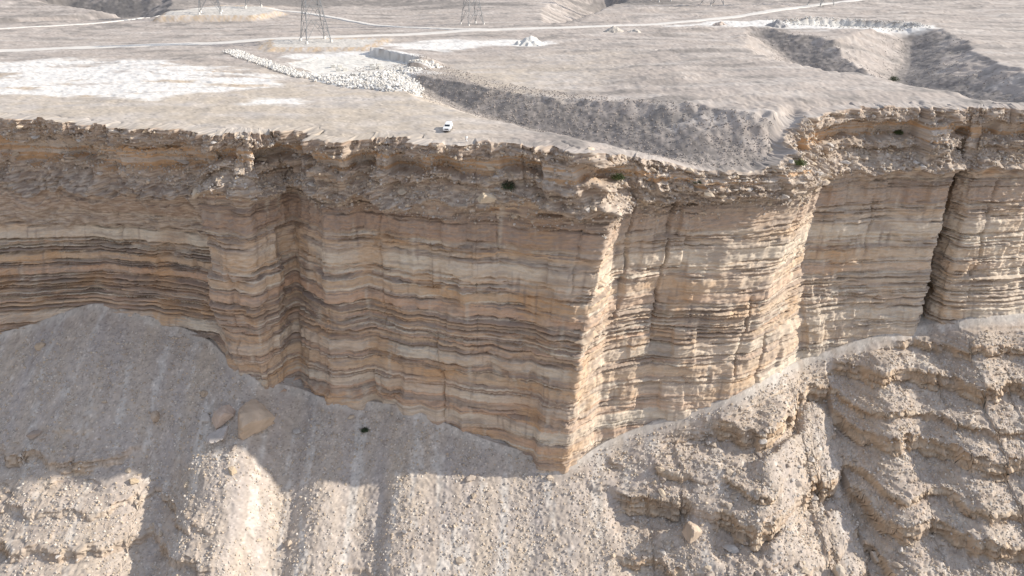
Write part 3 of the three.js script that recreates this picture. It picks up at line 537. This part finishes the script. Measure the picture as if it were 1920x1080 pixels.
stuffRocks('scree_stones', 'countless small stones scattered over the scree slope', 60000, () => { const x = -172 + rnd() * 350, z = -200 + rnd() * 75, d = z - footAt(x)[0]; if (d < 1.5 || rnd() > 0.45 + 0.9 * n2(x / 9, z / 12) + (x > 25 ? 0.25 : 0)) return null; const s = 0.10 + 0.36 * rnd() ** 4; return [x, slopeY(x, z) + s * 0.1, z, s]; }, [...TALC.slice(0, 3), [0.54, 0.49, 0.43]]);
stuffRocks('ledge_rubble', 'broken rubble lying on the benches under the rim', 16000, () => { const i = Math.floor(rnd() * NC), s = sList[i]; if (s < sOfX(-170) || s > sOfX(170)) return null; const j = AP + 3 + Math.floor(rnd() * 100), o = (j * NC + i) * 3; if (cliffPos[o + 1] < -24 || Math.abs(cliffNor[o + 1]) < 0.42) return null; const q = 0.12 + 0.38 * rnd() ** 2.5; return [cliffPos[o], cliffPos[o + 1] + q * 0.2, cliffPos[o + 2], q]; }, TALC, 'rubble');
stuffRocks('plateau_stones', 'dark stones strewn over the gully banks and the stony plateau', 14000, t => { const G = GULLIES[t % 4 === 3 ? 1 + (t >> 2) % 2 : 0], L = G.L, i = Math.floor(rnd() * (L.length - 1)), f = rnd(), w = (rnd() - 0.35) * 34; const [a, b] = [L[i], L[i + 1]], l = Math.hypot(b[0] - a[0], b[1] - a[1]), x = lerp(a[0], b[0], f) + (b[1] - a[1]) / l * w, z = lerp(a[1], b[1], f) - (b[0] - a[0]) / l * w; if (z > rimAt(x) - 3) return null; const s = 0.08 + 0.22 * rnd() ** 3; return [x, plateauY(x, z) + s * 0.2, z, s]; }, [[0.26, 0.235, 0.215], [0.32, 0.28, 0.255], C_PINK]);
// white quarry rubble: a heap tipped over the edge of the quarry floor, and two windrows
const HEAP = [[-74, -266], [-70, -258], [-56, -246], [-40, -238], [-30, -239], [-32, -262], [-40, -276], [-26, -288], [-29, -291], [-44, -283], [-54, -270]];
const inHeap = (x, z) => { const d = polyDist(HEAP, x, z) + 1.5 * n2(x / 4, z / 4); return d < 0 ? Math.min(1, -d / 4) : 0; };
const ROW = [[-121, -322], [-112, -310], [-103, -300], [-92, -286], [-80, -272], [-73, -265]];
{ const n = 150, xs = 64, pos = [], col = []; const NU = 70, NW = 80, p = new Float32Array(NU * NW * 3), c = new Float32Array(NU * NW * 3), ok = new Uint8Array(NU * NW);
  const heapY = (x, z) => { const k = inHeap(x, z); return plateauY(x, z) + (k > 0 ? 0.15 + 0.55 * k : -0.4); };
  for (let j = 0; j < NW; j++) for (let i = 0; i < NU; i++) { const x = -80 + i * 0.8, z = -294 + j * 0.75, o = (j * NU + i) * 3; p[o] = x; p[o + 1] = heapY(x, z) + 0.5 * (hash(i, j) - 0.5); p[o + 2] = z; ok[j * NU + i] = inHeap(x, z) > 0 || polyDist(HEAP, x, z) < 2 ? 1 : 0; const q = 0.55 + 0.12 * hash(i, j + 9); c.set([q, q * 0.965, q * 0.91], o); }
  setting(gridMesh(NU, NW, p, c, a => ok[a]), 'rubble_heap', 'heap of white broken limestone tipped over the edge of the quarry floor', 'rubble heap', 'stuff');
  let k = 0, t = 0; while (k < 170 && t++ < 4000) { const x = -78 + rnd() * 54, z = -294 + rnd() * 58; if (inHeap(x, z) <= 0.02) continue; const s = 0.4 + 0.55 * rnd() ** 2.2; k++;
    rock('quarry_stone', 'white angular stone on the quarry rubble heap', 'stone', 'stones of the quarry heap', [x, heapY(x, z) + s * 0.35, z], [s * (0.9 + 0.5 * rnd()), s * (0.8 + 0.4 * rnd()), s], Math.floor(rnd() * 8), WHC[Math.floor(rnd() * 3)], rnd() * 6, (rnd() - 0.5) * 0.8); }
  k = 0; while (k < 70) { const i = Math.floor(rnd() * (ROW.length - 1)), f = rnd(), x = lerp(ROW[i][0], ROW[i + 1][0], f) + (rnd() - 0.5) * 4.5, z = lerp(ROW[i][1], ROW[i + 1][1], f) + (rnd() - 0.5) * 4; const s = 0.4 + 0.5 * rnd() ** 2; k++;
    rock('windrow_stone', 'pale stone in the row of rubble along the left side of the quarry ramp', 'stone', 'stones of the rubble row', [x, plateauY(x, z) + s * 0.3, z], [s * 1.2, s, s], Math.floor(rnd() * 8), WHC[Math.floor(rnd() * 3)], rnd() * 6, 0.2); }
  stuffRocks('quarry_rubble', 'smaller white rubble filling the heap and its edges', 3800, t2 => { if (t2 % 3 === 0) { const i = Math.floor(rnd() * (ROW.length - 1)), f = rnd(), x = lerp(ROW[i][0], ROW[i + 1][0], f) + (rnd() - 0.5) * 6, z = lerp(ROW[i][1], ROW[i + 1][1], f) + (rnd() - 0.5) * 5, s = 0.2 + 0.3 * rnd(); return [x, plateauY(x, z) + s * 0.3 + 0.2, z, s]; }
    const x = -80 + rnd() * 57, z = -295 + rnd() * 60; if (inHeap(x, z) <= 0) return null; const s = 0.22 + 0.35 * rnd(); return [x, heapY(x, z) + s * 0.4, z, s]; }, WHC, 'rubble');
  stuffRocks('far_quarry_rubble', 'white rubble along the rim of the far right quarry', 900, () => { const i = Math.floor(rnd() * 6), P = QUARRY2, a = P[i % 6], b = P[(i + 1) % 6], f = rnd(), x = lerp(a[0], b[0], f) + (rnd() - 0.5) * 9, z = lerp(a[1], b[1], f) + (rnd() - 0.5) * 9, s = 0.2 + 0.4 * rnd() ** 2; return [x, plateauY(x, z) + s * 0.3, z, s]; }, WHC, 'rubble');
}
// sawn blocks standing in pairs on the quarry floor
{ const bm = new THREE.MeshStandardMaterial({ color: new THREE.Color().setRGB(0.66, 0.635, 0.58), roughness: 0.95 }), bg = new RoundedBoxGeometry(1.7, 1.3, 1.3, 2, 0.09), wh = ['front left', 'back left', 'back right', 'front right'];
  [[-69.5, -287.5], [-66, -280.5], [-55, -291], [-53, -283.5]].forEach(([x, z], i) => { for (const k of [0, 1]) { const m = new THREE.Mesh(bg, bm), X = x + k * 2.5, Z = z - k * 0.7; m.position.set(X, plateauY(X, Z) + 0.6, Z); m.rotation.y = 0.15 + 0.2 * k;
    add(m, 'stone_block', `${k ? 'right' : 'left'} block of the sawn limestone pair standing ${['at the left rear', 'at the left front', 'at the right rear', 'at the right front'][i]} of the quarry floor`, 'stone block', 'sawn blocks on the quarry floor'); } });
}
// spoil heaps beside the road
for (const [x, z, r, h, c, l] of [[8, -339, 7, 2.6, [0.62, 0.60, 0.56], 'ragged white spoil heap on the pale patch below the road'], [50, -372, 5, 2.0, [0.47, 0.425, 0.37], 'low tan spoil heap just below the road near the middle'], [60, -369, 3.5, 1.3, [0.50, 0.455, 0.40], 'smaller tan spoil heap right of the low one below the road'], [136, -389, 5.5, 2.6, [0.37, 0.355, 0.345], 'grey gravel cone in front of the far right quarry'], [108, -394, 4, 1.5, [0.48, 0.40, 0.34], 'low brownish spoil heap left of the grey gravel cone']]) {
  const NU = 40, p = new Float32Array(NU * NU * 3), q = new Float32Array(NU * NU * 3);
  for (let j = 0; j < NU; j++) for (let i = 0; i < NU; i++) { const u = (i / (NU - 1) * 2 - 1) * r * 1.2, v = (j / (NU - 1) * 2 - 1) * r * 1.2, d = Math.hypot(u, v * 1.2) / r + 0.35 * n2(u / 2.2 + x, v / 2.2), o = (j * NU + i) * 3; p[o] = x + u; p[o + 1] = plateauY(x + u, z + v) - 0.3 + Math.max(0, 1 - d) * h * 1.3 + (d < 0.95 ? 0.3 + 0.3 * hash(i, j) : 0); p[o + 2] = z + v; const m = 0.9 + 0.2 * hash(i, j + 50); q.set([c[0] * m, c[1] * m, c[2] * m], o); }
  add(gridMesh(NU, NU, p, q), 'spoil_heap', l, 'heap', 'spoil heaps on the plateau');
}

// ------------------------------------------------------------------ lattice pylons
const steel = new THREE.MeshStandardMaterial({ color: new THREE.Color().setRGB(0.24, 0.25, 0.26), roughness: 0.6, metalness: 0.35 });
const concrete = new THREE.MeshStandardMaterial({ color: new THREE.Color().setRGB(0.66, 0.64, 0.60), roughness: 0.9 });
function bar(a, b, t) { const A = new THREE.Vector3(...a), B = new THREE.Vector3(...b), l = A.distanceTo(B), g = new THREE.BoxGeometry(t, l, t); g.applyQuaternion(new THREE.Quaternion().setFromUnitVectors(new THREE.Vector3(0, 1, 0), B.clone().sub(A).normalize())); g.translate(...A.add(B).multiplyScalar(0.5).toArray()); return g; }
function makePylon(hw) {
  const G = new THREE.Group(), Wd = y => y < 30 ? lerp(hw, 1.5, y / 30) : lerp(1.5, 0.9, (y - 30) / 22), corner = (k, y) => { const w = Wd(y), s = [[1, 1], [-1, 1], [-1, -1], [1, -1]][k & 3]; return [s[0] * w, y, s[1] * w]; };
  const part = (n, gs, m, par = G) => { const o = new THREE.Mesh(mergeGeometries(gs), m); o.name = n; par.add(o); return o; };
  for (let k = 0; k < 4; k++) { part('leg', [bar(corner(k, 0.5), corner(k, 30), 0.27), bar(corner(k, 30), corner(k, 52), 0.26)], steel); const f = corner(k, 0), c = new THREE.CylinderGeometry(0.5, 0.75, 1.6, 10); c.translate(f[0], 0.1, f[2]); part('footing', [c], concrete); }
  const lv = [0.6, 8.5, 15, 20.5, 25, 30, 34, 38, 42, 46, 52];
  for (let k = 0; k < 4; k++) { const b = []; for (let i = 0; i < lv.length - 1; i++) { const a0 = corner(k, lv[i]), a1 = corner(k + 1, lv[i]), b0 = corner(k, lv[i + 1]), b1 = corner(k + 1, lv[i + 1]), m = [(b0[0] + b1[0]) / 2, b0[1], (b0[2] + b1[2]) / 2];
      if (i < 2) { b.push(bar(a0, m, 0.15), bar(a1, m, 0.15)); const h0 = a0.map((v, c) => (v + m[c]) / 2), h1 = a1.map((v, c) => (v + m[c]) / 2); b.push(bar(h0, corner(k, (lv[i] + lv[i + 1]) / 2), 0.13), bar(h1, corner(k + 1, (lv[i] + lv[i + 1]) / 2), 0.13), bar(h0, corner(k, lv[i + 1] * 0.75 + lv[i] * 0.25), 0.13), bar(h1, corner(k + 1, lv[i + 1] * 0.75 + lv[i] * 0.25), 0.13)); }
      else b.push(bar(a0, b1, 0.16), bar(a1, b0, 0.16)); b.push(bar(b0, b1, 0.16)); } part('bracing', b, steel); }
  for (const [y, l] of [[34, 9.5], [40.5, 11], [47, 8]]) for (const s of [-1, 1]) { const w = Wd(y), t = [s * l, y + 0.3, 0], b = []; for (const q of [-1, 1]) { b.push(bar([s * w, y, q * w], t, 0.18), bar([s * w, y + 2.2, q * w], t, 0.16)); for (let i = 1; i < 4; i++) { const f = i / 4; b.push(bar([lerp(s * w, t[0], f), lerp(y, t[1], f), lerp(q * w, 0, f)], [lerp(s * w, t[0], f - 0.2), lerp(y + 2.2, t[1], f - 0.2), lerp(q * w, 0, f - 0.2)], 0.12)); } } part('crossarm', b, steel); }
  return G;
}
{ const pro = makePylon(5.6), spots = [[-90, -345, 0.5, 1, 'nearest lattice pylon, its four legs standing on the levelled pad above the quarry'], [-21.5, -410, 0.55, 0.82, 'lattice pylon behind the road in the middle of the plateau'], [-177, -449, 0.3, 1.05, 'lattice pylon on the bulldozed pad at the upper left'], [-163, -484, 0.3, 0.85, 'lattice pylon behind the one on the bulldozed pad'], [129, -495, 0.4, 0.9, 'far lattice pylon left of the road bend at the upper right'], [199, -495, 0.4, 1, 'lattice pylon standing right by the road at the upper right'], [101, -522, 0.4, 0.85, 'farthest pylon, left of the two by the road at the upper right']];
  spots.forEach(([x, z, t, s, l], i) => { const o = i ? pro.clone() : pro; o.position.set(x, plateauY(x, z) + 0.2, z); o.rotation.y = t; o.scale.setScalar(s); add(o, 'lattice_pylon', l, 'pylon', 'power pylons on the plateau'); }); }

// ------------------------------------------------------------------ the parked car
{ const car = new THREE.Group(), paint = new THREE.MeshPhysicalMaterial({ color: new THREE.Color().setRGB(0.82, 0.82, 0.81), roughness: 0.35, clearcoat: 1, clearcoatRoughness: 0.08 }), glass = new THREE.MeshPhysicalMaterial({ color: new THREE.Color().setRGB(0.02, 0.025, 0.03), roughness: 0.08 }), black = new THREE.MeshStandardMaterial({ color: new THREE.Color().setRGB(0.025, 0.025, 0.027), roughness: 0.7 }), alloy = new THREE.MeshStandardMaterial({ color: new THREE.Color().setRGB(0.5, 0.5, 0.5), metalness: 0.8, roughness: 0.35 }), lamp = new THREE.MeshPhysicalMaterial({ color: new THREE.Color().setRGB(0.7, 0.72, 0.74), roughness: 0.1, metalness: 0.5 });
  const part = (n, g, m, par = car) => { const o = new THREE.Mesh(g, m); o.name = n; par.add(o); return o; };
  const prism = (pts, w, bev = 0.05) => { const s = new THREE.Shape(pts.map(p => new THREE.Vector2(...p))); const g = new THREE.ExtrudeGeometry(s, { depth: w - 2 * bev, bevelEnabled: true, bevelSize: bev, bevelThickness: bev, bevelSegments: 3 }); g.translate(0, 0, -w / 2 + bev); return g; };   // profile in x (forward), y
  const arch = (cx, r, a, b) => { const o = []; for (let i = 0; i <= 10; i++) { const t = Math.PI - i / 10 * Math.PI; o.push([cx + r * Math.cos(t), 0.42 + r * Math.sin(t)]); } return o; };
  part('body', prism([[-2.4, 0.5], ...arch(-1.5, 0.46), ...arch(1.5, 0.46), [2.38, 0.45], [2.45, 0.62], [2.42, 0.95], [2.25, 1.07], [1.05, 1.16], [-2.36, 1.14], [-2.45, 0.9]], 1.9, 0.07), paint);
  const cab = prism([[-2.3, 1.1], [1.05, 1.12], [0.32, 1.76], [0.1, 1.82], [-1.9, 1.82], [-2.15, 1.74]], 1.68, 0.1); { const P = cab.getAttribute('position'); for (let i = 0; i < P.count; i++) P.setZ(i, P.getZ(i) * (1 - 0.14 * clamp((P.getY(i) - 1.1) / 0.72))); cab.computeVertexNormals(); } part('cabin', cab, paint);
  const ws = new THREE.BoxGeometry(0.03, 0.74, 1.34); ws.rotateZ(0.85); ws.translate(0.77, 1.46, 0); part('windscreen', ws, glass);
  for (const s of [-1, 1]) { for (const [a, b, c, d] of [[0.62, -0.25, 0.15, -0.25], [-0.33, -1.15, -0.33, -1.15], [-1.23, -2.12, -1.23, -2.0]]) { const g = prism([[a, 1.2], [c, 1.7], [d, 1.7], [b, 1.2]], 0.03, 0.005); g.rotateX(s * -0.165); g.translate(0, 0.12, s * 0.84 + s * 0.02); g.translate(0, -0.1, 0); part('side_window', g, glass); }
    const hl = new RoundedBoxGeometry(0.12, 0.2, 0.4, 2, 0.04); hl.translate(2.42, 0.9, s * 0.68); part('headlight', hl, lamp);
    const mi = new RoundedBoxGeometry(0.14, 0.2, 0.24, 2, 0.05); mi.translate(0.72, 1.25, s * 1.06); part('mirror', mi, paint);
    const ra = new THREE.BoxGeometry(1.8, 0.05, 0.05); ra.translate(-0.9, 1.87, s * 0.6); part('roof_rail', ra, black);
    const tl = new RoundedBoxGeometry(0.08, 0.4, 0.2, 2, 0.03); tl.translate(-2.44, 1.0, s * 0.78); part('tail_light', tl, new THREE.MeshStandardMaterial({ color: 0x701010, roughness: 0.3 })); 
    for (const x of [-1.5, 1.5]) { const w = new THREE.Group(); w.name = 'wheel'; w.position.set(x, 0.4, s * 0.82); car.add(w); const ty = new THREE.TorusGeometry(0.29, 0.11, 12, 28); ty.scale(1, 1, 1.25); part('tyre', ty, black, w); const rm = new THREE.CylinderGeometry(0.22, 0.22, 0.16, 20); rm.rotateX(Math.PI / 2); part('rim', rm, alloy, w); } }
  const gr = new RoundedBoxGeometry(0.12, 0.30, 0.98, 2, 0.03); gr.translate(2.47, 0.86, 0); part('grille', gr, black);
  const bu = new RoundedBoxGeometry(0.22, 0.24, 1.84, 3, 0.08); bu.translate(2.42, 0.54, 0); part('bumper', bu, paint);
  const sk = new THREE.BoxGeometry(0.2, 0.14, 1.5); sk.translate(2.4, 0.36, 0); part('skid_plate', sk, black);
  const np = new THREE.BoxGeometry(0.02, 0.14, 0.34); np.translate(2.545, 0.56, 0); part('number_plate', np, lamp);
  const un = new THREE.BoxGeometry(4.2, 0.2, 1.4); un.translate(0, 0.45, 0); part('underbody', un, black);
  const gx = -17.2, gz = -191.5; car.position.set(gx, plateauY(gx, gz) + 0.02, gz); car.rotation.y = -Math.PI / 2 - 0.1;
  add(car, 'parked_car', 'white off-road car parked on the tan plateau near the rim, facing the edge', 'car');
}
// ------------------------------------------------------------------ the person at the edge
{ function blob(bones, cellSize, mat, box) { // bones [[x,y,z,r],[x,y,z,r]]
    const R = 64, mc = new MarchingCubes(R, mat, false, false, 200000); mc.isolation = 0; const [cx, cy, cz, h] = box, half = R / 2;
    for (let k = 0; k < R; k++) for (let j = 0; j < R; j++) for (let i = 0; i < R; i++) { const x = cx + (i - half) / half * h, y = cy + (j - half) / half * h, z = cz + (k - half) / half * h; let acc = 0;
      for (const [a, b] of bones) { const dx = b[0] - a[0], dy = b[1] - a[1], dz = b[2] - a[2], l = dx * dx + dy * dy + dz * dz || 1e-9, t = clamp(((x - a[0]) * dx + (y - a[1]) * dy + (z - a[2]) * dz) / l), d = Math.hypot(x - a[0] - dx * t, y - a[1] - dy * t, z - a[2] - dz * t) - lerp(a[3], b[3], t); acc += Math.exp(-d * 28); }
      mc.field[k * R * R + j * R + i] = Math.log(Math.max(acc, 1e-30)) / 28; }
    mc.update(); const n = mc.count, g = new THREE.BufferGeometry(), P = new Float32Array(n * 3); for (let i = 0; i < n * 3; i += 3) { P[i] = mc.positionArray[i] * h + cx; P[i + 1] = mc.positionArray[i + 1] * h + cy; P[i + 2] = mc.positionArray[i + 2] * h + cz; }
    g.setAttribute('position', new THREE.BufferAttribute(P, 3)); const q = mergeVertices(g, 1e-4); q.computeVertexNormals(); return q; }
  const person = new THREE.Group(), skin = new THREE.MeshStandardMaterial({ color: new THREE.Color().setRGB(0.36, 0.22, 0.15), roughness: 0.7 }), cloth = new THREE.MeshStandardMaterial({ color: new THREE.Color().setRGB(0.78, 0.78, 0.77), roughness: 0.9 });
  const fing = (x, s) => [0, 1, 2, 3].map(i => [[x + s * 0.012 * i - s * 0.02, 0.80, 0.05 + i * 0.006, 0.012], [x + s * 0.012 * i - s * 0.02, 0.72 + 0.01 * Math.abs(i - 1), 0.065, 0.009]]);
  const body = new THREE.Mesh(blob([[[0, 1.62, 0.02, 0.10], [0, 1.70, 0, 0.105]], [[0, 1.5, 0, 0.055], [0, 1.6, 0.01, 0.055]], [[0, 1.62, 0.11, 0.02], [0, 1.65, 0.105, 0.015]], [[0, 1.38, 0, 0.14], [0, 1.0, 0, 0.13]], [[0.18, 1.42, 0, 0.06], [0.24, 1.15, 0, 0.045]], [[0.24, 1.15, 0, 0.045], [0.24, 0.86, 0.05, 0.03]], [[-0.18, 1.42, 0, 0.06], [-0.24, 1.15, 0, 0.045]], [[-0.24, 1.15, 0, 0.045], [-0.24, 0.86, 0.05, 0.03]],
    [[0.24, 0.86, 0.05, 0.035], [0.24, 0.80, 0.055, 0.035]], [[-0.24, 0.86, 0.05, 0.035], [-0.24, 0.80, 0.055, 0.035]], ...fing(0.24, 1), ...fing(-0.24, -1), [[0.21, 0.84, 0.07, 0.013], [0.2, 0.77, 0.09, 0.01]], [[-0.21, 0.84, 0.07, 0.013], [-0.2, 0.77, 0.09, 0.01]],
    [[0.09, 0.95, 0, 0.085], [0.1, 0.5, 0.01, 0.06]], [[0.1, 0.5, 0.01, 0.06], [0.1, 0.08, 0, 0.042]], [[0.1, 0.05, -0.03, 0.04], [0.11, 0.04, 0.15, 0.032]], [[-0.09, 0.95, 0, 0.085], [-0.1, 0.5, 0.01, 0.06]], [[-0.1, 0.5, 0.01, 0.06], [-0.1, 0.08, 0, 0.042]], [[-0.1, 0.05, -0.03, 0.04], [-0.11, 0.04, 0.15, 0.032]]], 0, skin, [0, 0.92, 0, 1.0]), skin); body.name = 'body'; person.add(body);
  const robe = new THREE.Mesh(blob([[[0, 1.42, 0, 0.155], [0, 1.0, 0, 0.165]], [[0, 1.0, 0, 0.165], [0, 0.25, 0.01, 0.205]], [[-0.1, 1.44, 0, 0.085], [0.1, 1.44, 0, 0.085]], [[0.18, 1.42, 0, 0.085], [0.245, 1.15, 0, 0.07]], [[0.245, 1.15, 0, 0.07], [0.24, 0.9, 0.05, 0.06]], [[-0.18, 1.42, 0, 0.085], [-0.245, 1.15, 0, 0.07]], [[-0.245, 1.15, 0, 0.07], [-0.24, 0.9, 0.05, 0.06]]], 0, cloth, [0, 0.92, 0, 1.0]), cloth); robe.name = 'robe'; person.add(robe);
  const scarf = new THREE.Mesh(blob([[[0, 1.68, -0.035, 0.115], [0, 1.74, -0.02, 0.10]], [[0.06, 1.6, -0.07, 0.07], [0.09, 1.45, -0.08, 0.07]], [[-0.06, 1.6, -0.07, 0.07], [-0.09, 1.45, -0.08, 0.07]]], 0, cloth, [0, 1.55, 0, 0.5]), cloth); scarf.name = 'headscarf'; person.add(scarf);
  const x = -11.6, z = -180.2; person.position.set(x, Math.max(plateauY(x, z), 0) + 0.02, z); person.rotation.y = 0.3;
  add(person, 'person', 'person in a long white robe standing at the rim in front of the car', 'person');
}
// ------------------------------------------------------------------ shrubs
{ const bark = new THREE.MeshStandardMaterial({ color: new THREE.Color().setRGB(0.12, 0.09, 0.06), roughness: 0.95 });
  const leafM = [[0.075, 0.105, 0.035], [0.05, 0.075, 0.035], [0.10, 0.13, 0.04]].map(c => new THREE.MeshStandardMaterial({ color: new THREE.Color().setRGB(...c), roughness: 0.9, side: THREE.DoubleSide }));
  function shrub(x, y, z, r, m, label) {
    const G = new THREE.Group(), st = [], lf = [];
    for (let i = 0; i < 14; i++) { const a = rnd() * 6.28, e = 0.3 + rnd() * 1.1, l = r * (0.6 + 0.4 * rnd()), t = [Math.cos(a) * Math.cos(e) * l, Math.sin(e) * l, Math.sin(a) * Math.cos(e) * l]; st.push(bar([0, -0.2, 0], t, 0.05)); }
    const P = [], n = 900; for (let i = 0; i < n; i++) { const a = rnd() * 6.28, e = Math.asin(rnd() * 1.1 - 0.1 > 1 ? 1 : rnd()), lump = 0.75 + 0.45 * n2(Math.cos(a) * 2 + x, Math.sin(a) * 2 + e * 2), l = r * Math.pow(rnd(), 0.45) * lump, c = new THREE.Vector3(Math.cos(a) * Math.cos(e) * l * 1.15, Math.sin(e) * l * 0.85, Math.sin(a) * Math.cos(e) * l), s = 0.07 + 0.10 * rnd(); for (let k = 0; k < 3; k++) P.push(c.x + (rnd() - 0.5) * s * 2.4, c.y + (rnd() - 0.5) * s * 2.4, c.z + (rnd() - 0.5) * s * 2.4); }
    const g = new THREE.BufferGeometry(); g.setAttribute('position', new THREE.BufferAttribute(new Float32Array(P), 3)); g.computeVertexNormals();
    const a = new THREE.Mesh(mergeGeometries(st), bark); a.name = 'stem'; const b = new THREE.Mesh(g, leafM[m]); b.name = 'foliage'; G.add(a, b); G.position.set(x, y + 0.25 * r, z); G.scale.setScalar(1.3); add(G, 'shrub', label, 'shrub', 'desert shrubs');
  }
  // stand on the cliff mesh: nearest bench vertex to a plan position in an elevation range
  const bench = (x, y0, y1) => { let best = null, bd = 1e9; for (let j = AP + 2; j < 140; j++) for (let i = 0; i < NC; i += 1) { const o = (j * NC + i) * 3; if (Math.abs(cliffPos[o] - x) > 1 || cliffPos[o + 1] > y0 || cliffPos[o + 1] < y1) continue; const d = Math.abs(cliffPos[o + 1] - (y0 + y1) / 2) * 0.5 - Math.abs(cliffNor[o + 1]) * 3; if (d < bd) { bd = d; best = [cliffPos[o], cliffPos[o + 1], cliffPos[o + 2]]; } } return best || [x, y0, -180]; };
  shrub(...bench(-0.5, -9, -15), 1.8, 1, 'dark green shrub in the rubble below the rim left of the sunlit nose');
  shrub(...bench(27.5, -6, -12), 1.7, 0, 'fresh green shrub in the hollow right of the sunlit nose');
  shrub(...bench(48.5, -10, -14), 1.1, 1, 'small dark shrub at the rim below the gully mouth');
  shrub(...bench(77.5, -7.5, -12), 1.6, 2, 'bright green shrub in the rubble right of the gully mouth');
  shrub(...bench(118, -4, -10), 1.3, 0, 'green shrub on the ledges under the right-hand rim');
  const q = onSlope(-45.5, -177.5); shrub(...q, 1.2, 1, 'lone dark shrub on the shaded scree at the foot of the wall');
  for (const [x, z, r, l] of [[127, -296, 2.0, 'dark bush in the left of the two far gullies'], [157, -302, 2.2, 'dark bush in the right of the two far gullies']]) shrub(x, plateauY(x, z), z, r, 1, l);
}
renderer.render(scene, camera);
